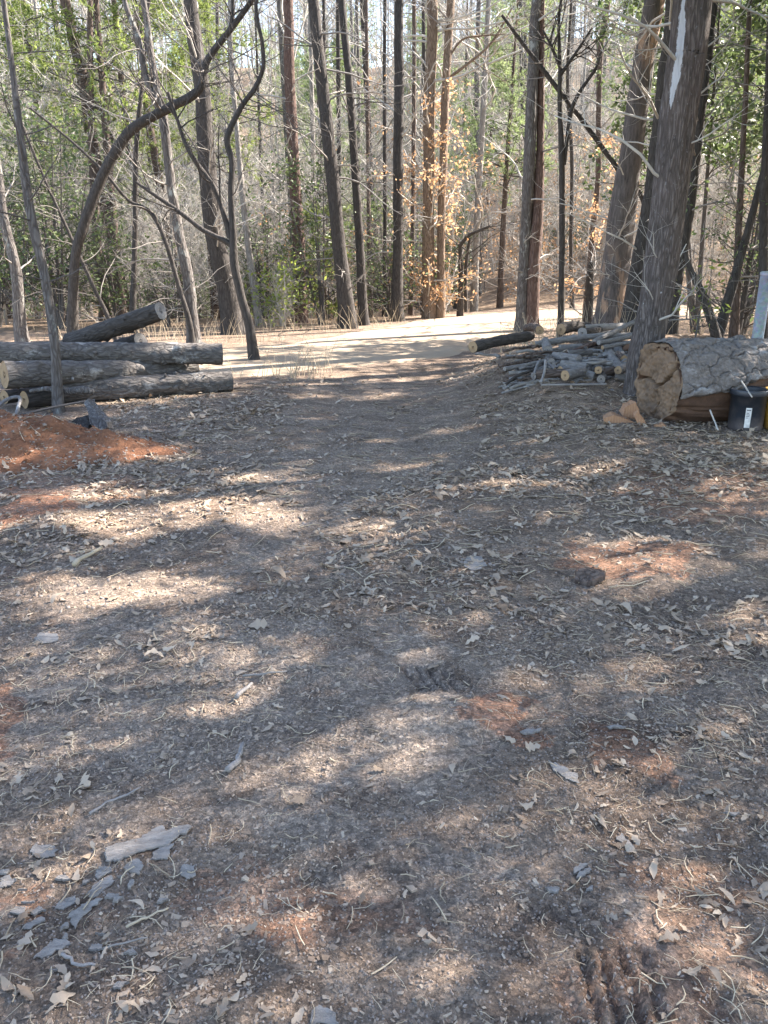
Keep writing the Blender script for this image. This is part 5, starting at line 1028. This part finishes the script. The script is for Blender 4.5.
# ------------------------------------------------------------------ prototypes of the woods beyond the road
def stem(rng, h, r, lean=.03, wig=.06, k=14, r1=.12):
    z = np.linspace(-.3, h, k); dx, dy = rng.normal(0, lean, 2); ph = rng.uniform(0, 6, 2)
    P = np.stack([dx * z + wig * np.sin(z * .5 + ph[0]), dy * z + wig * np.sin(z * .45 + ph[1]), z], -1); P[:, :2] -= P[0, :2]
    return P, np.interp(z, [-.3, .3, h], [r * 1.25, r, r * r1])
def bare_tree(seed, h, r, bark, tw, n1=34, t0=.12, L=(.8, 2.6), ns=9, n2=6, n3=4, up=.02, label='', group=None, name='bare_tree', cat='tree', tscale=1.0):
    rng = np.random.default_rng(seed); P, R = stem(rng, h, r)
    root = thing(name, label, cat, (0, 0, 0), group); mb = MB(); V, F = tubes(P, R, ns, wob=(max(.2, r * 3), .12), seed=seed); mb.add(V, F); mb.build('trunk', BK[bark], root)
    P2, R2 = spawn(P[None], R[None], n1, rng, t0, 1, L, (45, 85), 7, up, .16, .35, lt=lambda t: .45 + .9 * np.sin(np.clip(t, 0, 1) * 3)); R2 *= tscale
    mb = MB(); V, F = tubes(P2, R2, 4); mb.add(V, F)
    P3, R3 = spawn(P2, R2, n2, rng, .2, 1, (.3, 1.0), (25, 65), 5, up, .18, .6); R3 = np.maximum(R3, .0035 * tscale); V, F = tubes(P3, R3, 3); mb.add(V, F)
    if n3: P4, R4 = spawn(P3, R3, n3, rng, .2, 1, (.15, .5), (25, 60), 4, up, .2, .7); R4 = np.maximum(R4, .0028 * tscale); V, F = tubes(P4, R4, 3); mb.add(V, F)
    mb.build('crown', tw, root); return root, P3
def pine_tree(seed, h, zlow, bl, nm, label, group, r=.09, dens=1.0, name='pine_tree', w=.016, nl=.13):
    rng = np.random.default_rng(seed); P, R = stem(rng, h, r, .015, .03); root = thing(name, label, 'tree', (0, 0, 0), group)
    mb = MB(); V, F = tubes(P, R, 9, wob=(.3, .1), seed=seed); mb.add(V, F); mb.build('trunk', BK['brown'], root)
    nb = int((h - zlow) / .32 * 4); n_ = nb
    P2, R2 = spawn(P[None], R[None], nb, rng, (zlow + .3) / (h + .3), .98, (bl * .6, bl), (65, 100), 7, -.01, .1, .4, lt=lambda t: np.clip(1.25 - t, .12, 1))
    P3, R3 = spawn(P2, R2, 6, rng, .25, 1, (.25, .6), (30, 60), 4, .02, .12, .6)
    mb = MB(); V, F = tubes(P2, R2, 4); mb.add(V, F); V, F = tubes(P3, R3, 3); mb.add(V, F); mb.build('boughs', M_TWIGD, root)
    tips = np.concatenate([P3[:, 1:].reshape(-1, 3), P2[:, 3:].reshape(-1, 3)]); ax = np.concatenate([(P3[:, 1:] - P3[:, :-1]).reshape(-1, 3), (P2[:, 3:] - P2[:, 2:-1]).reshape(-1, 3)]); ax /= np.linalg.norm(ax, axis=1, keepdims=True) + 1e-9
    k = rng.random(len(tips)) < .8 * dens; mb = MB(); V, F = needles(tips[k], ax[k], nl, rng, 9, w * 1.2, .9); mb.add(V, F, np.repeat(rng.random(k.sum()), 9)); mb.build('foliage', nm, root)
    return root
def leafy_shrub(seed, h, n, lm, sz, label, group, name='evergreen_shrub', zlow=.2, r=.03, L=(.5, 1.3), stems=3, tw=M_TWIGD, cat='shrub', wd=.45, spread=.10):
    rng = np.random.default_rng(seed); root = thing(name, label, cat, (0, 0, 0), group); mb = MB(); pool = []
    for s in range(stems):
        P, R = stem(rng, h * rng.uniform(.75, 1), r, .10, .06); V, F = tubes(P, R, 7); mb.add(V, F)
        P2, R2 = spawn(P[None], R[None], 22, rng, zlow, 1, L, (40, 80), 6, .02, .15, .5); V, F = tubes(P2, R2, 4); mb.add(V, F)
        P3, R3 = spawn(P2, R2, 5, rng, .25, 1, (.2, .5), (30, 60), 4, .01, .15, .7); V, F = tubes(P3, R3, 3); mb.add(V, F); pool.append(P3[:, 1:].reshape(-1, 3))
    mb.build('stems', tw, root); pool = np.vstack(pool); c = pool[rng.integers(0, len(pool), n)] + rng.normal(0, spread * .5, (n, 3))
    mb = MB(); V, F = leaves(c, rng.uniform(*sz, n), rng, wd, .2, .15); mb.add(V, F, rng.beta(1, 1.4, n)); mb.build('foliage', lm, root); return root
placed = []
def scatter(protos, n, ylo, yhi, rng, mind=.9, pw=1.0, wide=.62, clear=3.0, sc=(.8, 1.2), xf=None, road=2.6, near_ok=False):
    done = 0; tries = 0
    while done < n and tries < n * 60:
        tries += 1; y = ylo + (yhi - ylo) * rng.random() ** pw; x = rng.uniform(-1, 1) * (wide * y + 2)
        if xf is not None and rng.random() > xf(x, y): continue
        if float(seg_d(np.array([x]), np.array([y]), ROADS[::3])[0][0]) < road: continue
        if any((x - a) ** 2 + (y - b) ** 2 < mind ** 2 for a, b in placed): continue
        placed.append((x, y)); pr = protos[rng.integers(len(protos))]; z = float(Hm(x, y))
        if not pr.get('used'): pr.location = (x, y, z); pr.rotation_euler = (0, 0, rng.uniform(0, 6.28)); s = rng.uniform(*sc); pr.scale = (s, s, s); pr['used'] = 1
        else: dup(pr, (x, y, z), rng.uniform(0, 6.28), rng.uniform(*sc))
        done += 1
def put(pr, x, y, s=1.0, rz=0, label=None):
    z = float(Hm(x, y))
    if not pr.get('used'): pr.location = (x, y, z); pr.rotation_euler = (0, 0, rz); pr.scale = (s, s, s); pr['used'] = 1; o = pr
    else: o = dup(pr, (x, y, z), rz, s)
    if label: o['label'] = label
    return o
rng = np.random.default_rng(33)
for r_ in TT.values(): placed.append((r_[0].location.x, r_[0].location.y))
g1 = 'bare dark trunks in the woods beyond the road'; l1 = 'bare dark trunked tree deep in the woods beyond the road'
g2 = 'bare pale trunks in the woods beyond the road'; l2 = 'bare pale grey tree deep in the woods beyond the road'
g3 = 'bare saplings in the woods beyond the road'; l3 = 'spindly bare sapling with fine pale twigs in the woods beyond the road'
g4 = 'young pines in the woods beyond the road'; l4 = 'pale green young pine among the bare trees beyond the road'
g5 = 'evergreen shrubs beyond the road'; l5 = 'glossy green evergreen shrub in the undergrowth beyond the road'
g6 = 'tan leaved saplings beyond the road'; l6 = 'young beech still holding its tan dead leaves beyond the road'
dark = [bare_tree(201 + i, h, r, b, M_TWIG, label=l1, group=g1)[0] for i, (h, r, b) in enumerate(((17, .13, 'dark'), (19, .16, 'brown'), (15, .09, 'dark'), (18, .11, 'brown')))]
pale = [bare_tree(221 + i, h, r, b, M_TWIGP, label=l2, group=g2)[0] for i, (h, r, b) in enumerate(((16, .10, 'pale'), (14, .065, 'pale'), (18, .12, 'grey'), (13, .05, 'pale')))]
saps = [bare_tree(241 + i, h, r, 'pale' if i % 2 else 'grey', M_TWIGP, n1=26, t0=.08, L=(.7, 2.1), ns=6, n2=7, n3=4, up=.04, label=l3, group=g3, name='sapling', cat='sapling', tscale=1.2)[0] for i, (h, r) in enumerate(((5, .025), (7, .035), (3.2, .018), (6, .03), (4, .02)))]
pines = [pine_tree(261, 9, 1.2, 1.9, M_PINEB, l4, g4, .09), pine_tree(262, 6, .6, 1.5, M_PINEB, l4, g4, .06), pine_tree(263, 12, 3, 2.2, M_PINE, l4, g4, .12, .8)]
shr = [leafy_shrub(281, 2.6, 1300, M_HOLLY, (.06, .12), l5, g5), leafy_shrub(282, 1.6, 900, M_HOLLY, (.05, .11), l5, g5), leafy_shrub(283, 3.6, 1500, M_HOLLY, (.07, .13), l5, g5, stems=4)]
bee = [leafy_shrub(291, 3.8, 800, M_BEECH, (.06, .12), l6, g6, 'beech_sapling', stems=2, cat='sapling', tw=M_TWIGP, zlow=.1, L=(.6, 1.5)), leafy_shrub(292, 2.4, 520, M_BEECH, (.06, .11), l6, g6, 'beech_sapling', stems=2, cat='sapling', tw=M_TWIGP, zlow=.08)]
right = lambda x, y: 1.0 if x > .5 else .12
left = lambda x, y: 1.0 if x < .2 * y - 3 else .35
scatter(dark, 62, 24, 66, rng, 1.0, .7); scatter(pale, 85, 22, 66, rng, .9, .8); scatter(saps, 260, 18.5, 55, rng, .6, 1.1, sc=(.7, 1.2))
scatter(pines, 62, 24, 62, rng, 1.2, .9); scatter(shr, 46, 17.8, 36, rng, .8, 1.3, xf=left); scatter(bee, 70, 19, 42, rng, .7, 1.2, xf=lambda x, y: 1.0 if x > .5 else .3)
# particular bushes the photo shows
lime = leafy_shrub(301, 1.25, 520, M_LIME, (.07, .14), 'bright yellow green bush at the foot of the reddish trunk', None, 'bush', stems=3, zlow=.1, L=(.3, .6), tw=M_TWIGP)
p = at(284, 318, 18.3); put(lime, p[0], p[1])
for px_, Y, s, sh, lab in ((60, 17.5, 1.15, 2, 'glossy green shrub behind the middle of the left log stack'), (118, 18.2, 1.0, 0, 'glossy green shrub behind the slanted log'), (20, 17.2, 1.1, 2, 'glossy green shrub behind the left end of the log stack'), (168, 18.0, .9, 1, 'low glossy green shrub behind the slender grey tree'), (265, 20.5, 1.0, 0, 'green shrub left of the reddish trunk behind the lime bush')):
    p = at(px_, 320, Y); put(shr[sh], p[0], p[1], s, Y * 3.1, lab)
up1 = pine_tree(311, 10.5, 3.6, 2.6, M_PINE, 'tall yellow green pine with feathery boughs above the left log stack', None, .13, 1.25, w=.016, nl=.13)
p = at(120, 300, 20); put(up1, p[0], p[1]); p = at(60, 300, 25); put(up1, p[0], p[1], 1.1, 1.0, 'yellow green pine with feathery boughs behind the curved dark tree'); p = at(170, 300, 27); put(up1, p[0], p[1], 1.1, 3.0, 'yellow green pine far behind the slender grey tree'); p = at(215, 300, 22); put(up1, p[0], p[1], .95, 2.0, 'yellow green pine with feathery boughs above the broad brown trunk'); p = at(10, 300, 21); put(up1, p[0], p[1], 1.05, 4.0, 'yellow green pine with feathery boughs at the upper left corner')
pn2 = pine_tree(312, 9.5, 3.2, 2.0, M_PINEB, 'pale green pine left of the double trunk', None, .10, 1.0); p = at(500, 300, 25); put(pn2, p[0], p[1]); p = at(330, 300, 30); put(pn2, p[0], p[1], 1.0, 2.2, 'pale bluish green pine behind the thickest leaning trunk')
ps = pine_tree(313, 2.6, .3, .8, M_PINE, 'little green pine between the reddish trunk and the leaning one', None, .03, 1.0); p = at(326, 320, 20.5); put(ps, p[0], p[1])
hol = leafy_shrub(321, 6.4, 6500, M_HOLLY, (.08, .15), 'dark holly crowding the upper right corner behind the big grey tree', None, 'holly_tree', zlow=.42, r=.05, L=(.7, 1.8), stems=3, cat='tree')
for x, Y, s, rz, lab in ((5.6, 12.9, 1.0, 0, None), (7.4, 14.6, 1.1, 2, 'dark holly at the right edge beyond the steel post'), (6.3, 16.4, 1.15, 4, 'holly standing farthest back on the right, behind the slanting stems')): put(hol, x, Y, s, rz, lab)
hb = leafy_shrub(322, 2.4, 700, M_HOLLY, (.05, .10), 'loose twiggy holly bush behind the felled trunk', None, 'holly_bush', zlow=.2, stems=4, L=(.5, 1.1)); put(hb, 5.2, 12.0); put(hb, 6.9, 13.2, 1.1, 2, 'loose twiggy holly bush at the right edge behind the steel post')
lim2 = leafy_shrub(323, .9, 60, M_LIME, (.06, .11), 'bright green seedling behind the felled trunk', None, 'seedling', stems=1, L=(.15, .35), zlow=.5, r=.012); put(lim2, 3.95, 10.4)
# dry weeds along the road edges
rng = np.random.default_rng(44); mb = MB()
for cx, cy, n, sx, sy in ((-1.9, 11.2, 90, .8, .35), (-1.2, 10.7, 60, .5, .3), (2.3, 13.2, 90, .5, 1.0), (-3.5, 10.4, 60, .8, .3), (-4, 15.0, 160, 2.5, .5), (0.5, 19.0, 140, 1.6, .6), (3.2, 12.2, 60, .7, .8), (-1.5, 17.3, 140, 1.5, .5), (6, 13, 160, 1.5, 1.5)):
    b_ = np.stack([rng.normal(cx, sx * .6, n), rng.normal(cy, sy * .6, n)], -1); dd, _ = seg_d(b_[:, 0], b_[:, 1], ROADS[::3]); b_ = b_[dd > 1.75]; n = len(b_); z = Hm(b_[:, 0], b_[:, 1]); h = rng.uniform(.12, .55, n); d = rng.normal(0, .35, (n, 2))
    t = np.linspace(0, 1, 5); P = np.stack([b_[:, None, 0] + d[:, None, 0] * h[:, None] * t ** 1.6, b_[:, None, 1] + d[:, None, 1] * h[:, None] * t ** 1.6, z[:, None] + h[:, None] * t], -1); V, F = tubes(P, np.tile(np.linspace(.0045, .0015, 5), (n, 1)), 3); mb.add(V, F, np.repeat(rng.random(n), 12))
o = mb.build('dry_grass', M_STRAW); tag(o, 'dry weeds and grass along the road edge', kind='stuff')
# ------------------------------------------------------------------ far wood on the rising ground
rng = np.random.default_rng(55); n = 760; y = rng.uniform(64, 125, n); x = rng.uniform(-1, 1, n) * (.62 * y + 4); z = H(x, y); h = rng.uniform(12, 22, n); r = rng.uniform(.04, .11, n)
t = np.linspace(0, 1, 6); ln = rng.normal(0, .5, (n, 2)); P = np.stack([x[:, None] + ln[:, :1] * t, y[:, None] + ln[:, 1:] * t, z[:, None] - .3 + h[:, None] * t], -1); R = r[:, None] * np.linspace(1, .2, 6)[None]
mb = MB(); V, F = tubes(P, R, 5); mb.add(V, F, np.repeat(rng.random(n), 25)); P2, R2 = spawn(P, R, 30, rng, .12, 1, (.9, 3.0), (40, 80), 4, .03, .15, .5); R2 = np.maximum(R2, .012); V, F = tubes(P2, R2, 3); mb.add(V, F, np.repeat(rng.random(len(P2)), 9))
P3, R3 = spawn(P2, R2, 4, rng, .2, 1, (.5, 1.4), (30, 65), 3, .03, .15, .7); R3 = np.maximum(R3, .010); V, F = tubes(P3, R3, 3); mb.add(V, F, np.repeat(rng.random(len(P3)), 6))
pool = P2[:, 1:].reshape(-1, 3); ev = np.repeat(np.repeat(rng.random(n) < .45, 22 if len(P2) == n * 22 else 30), 3); pool = pool[ev]; pool = pool[rng.integers(0, len(pool), 70000)] + rng.normal(0, .35, (70000, 3)); mf = MB(); V, F = leaves(pool, rng.uniform(.2, .42, 70000), rng, .4, .1, .2); mf.add(V, F, rng.random(70000))
o = mf.build('distant_pine_foliage', M_PINEB); tag(o, 'pale green boughs of the far wood', kind='stuff')
M_FAR = flat_mat('far_wood', (.26, .24, .22), .3, .9, 5, 0, 0, attr=(.44, .41, .38)); o = mb.build('distant_woods', M_FAR); tag(o, 'far bare wood climbing the hill behind', kind='stuff')
for o in scene.objects:
    if 'used' in o: del o['used']
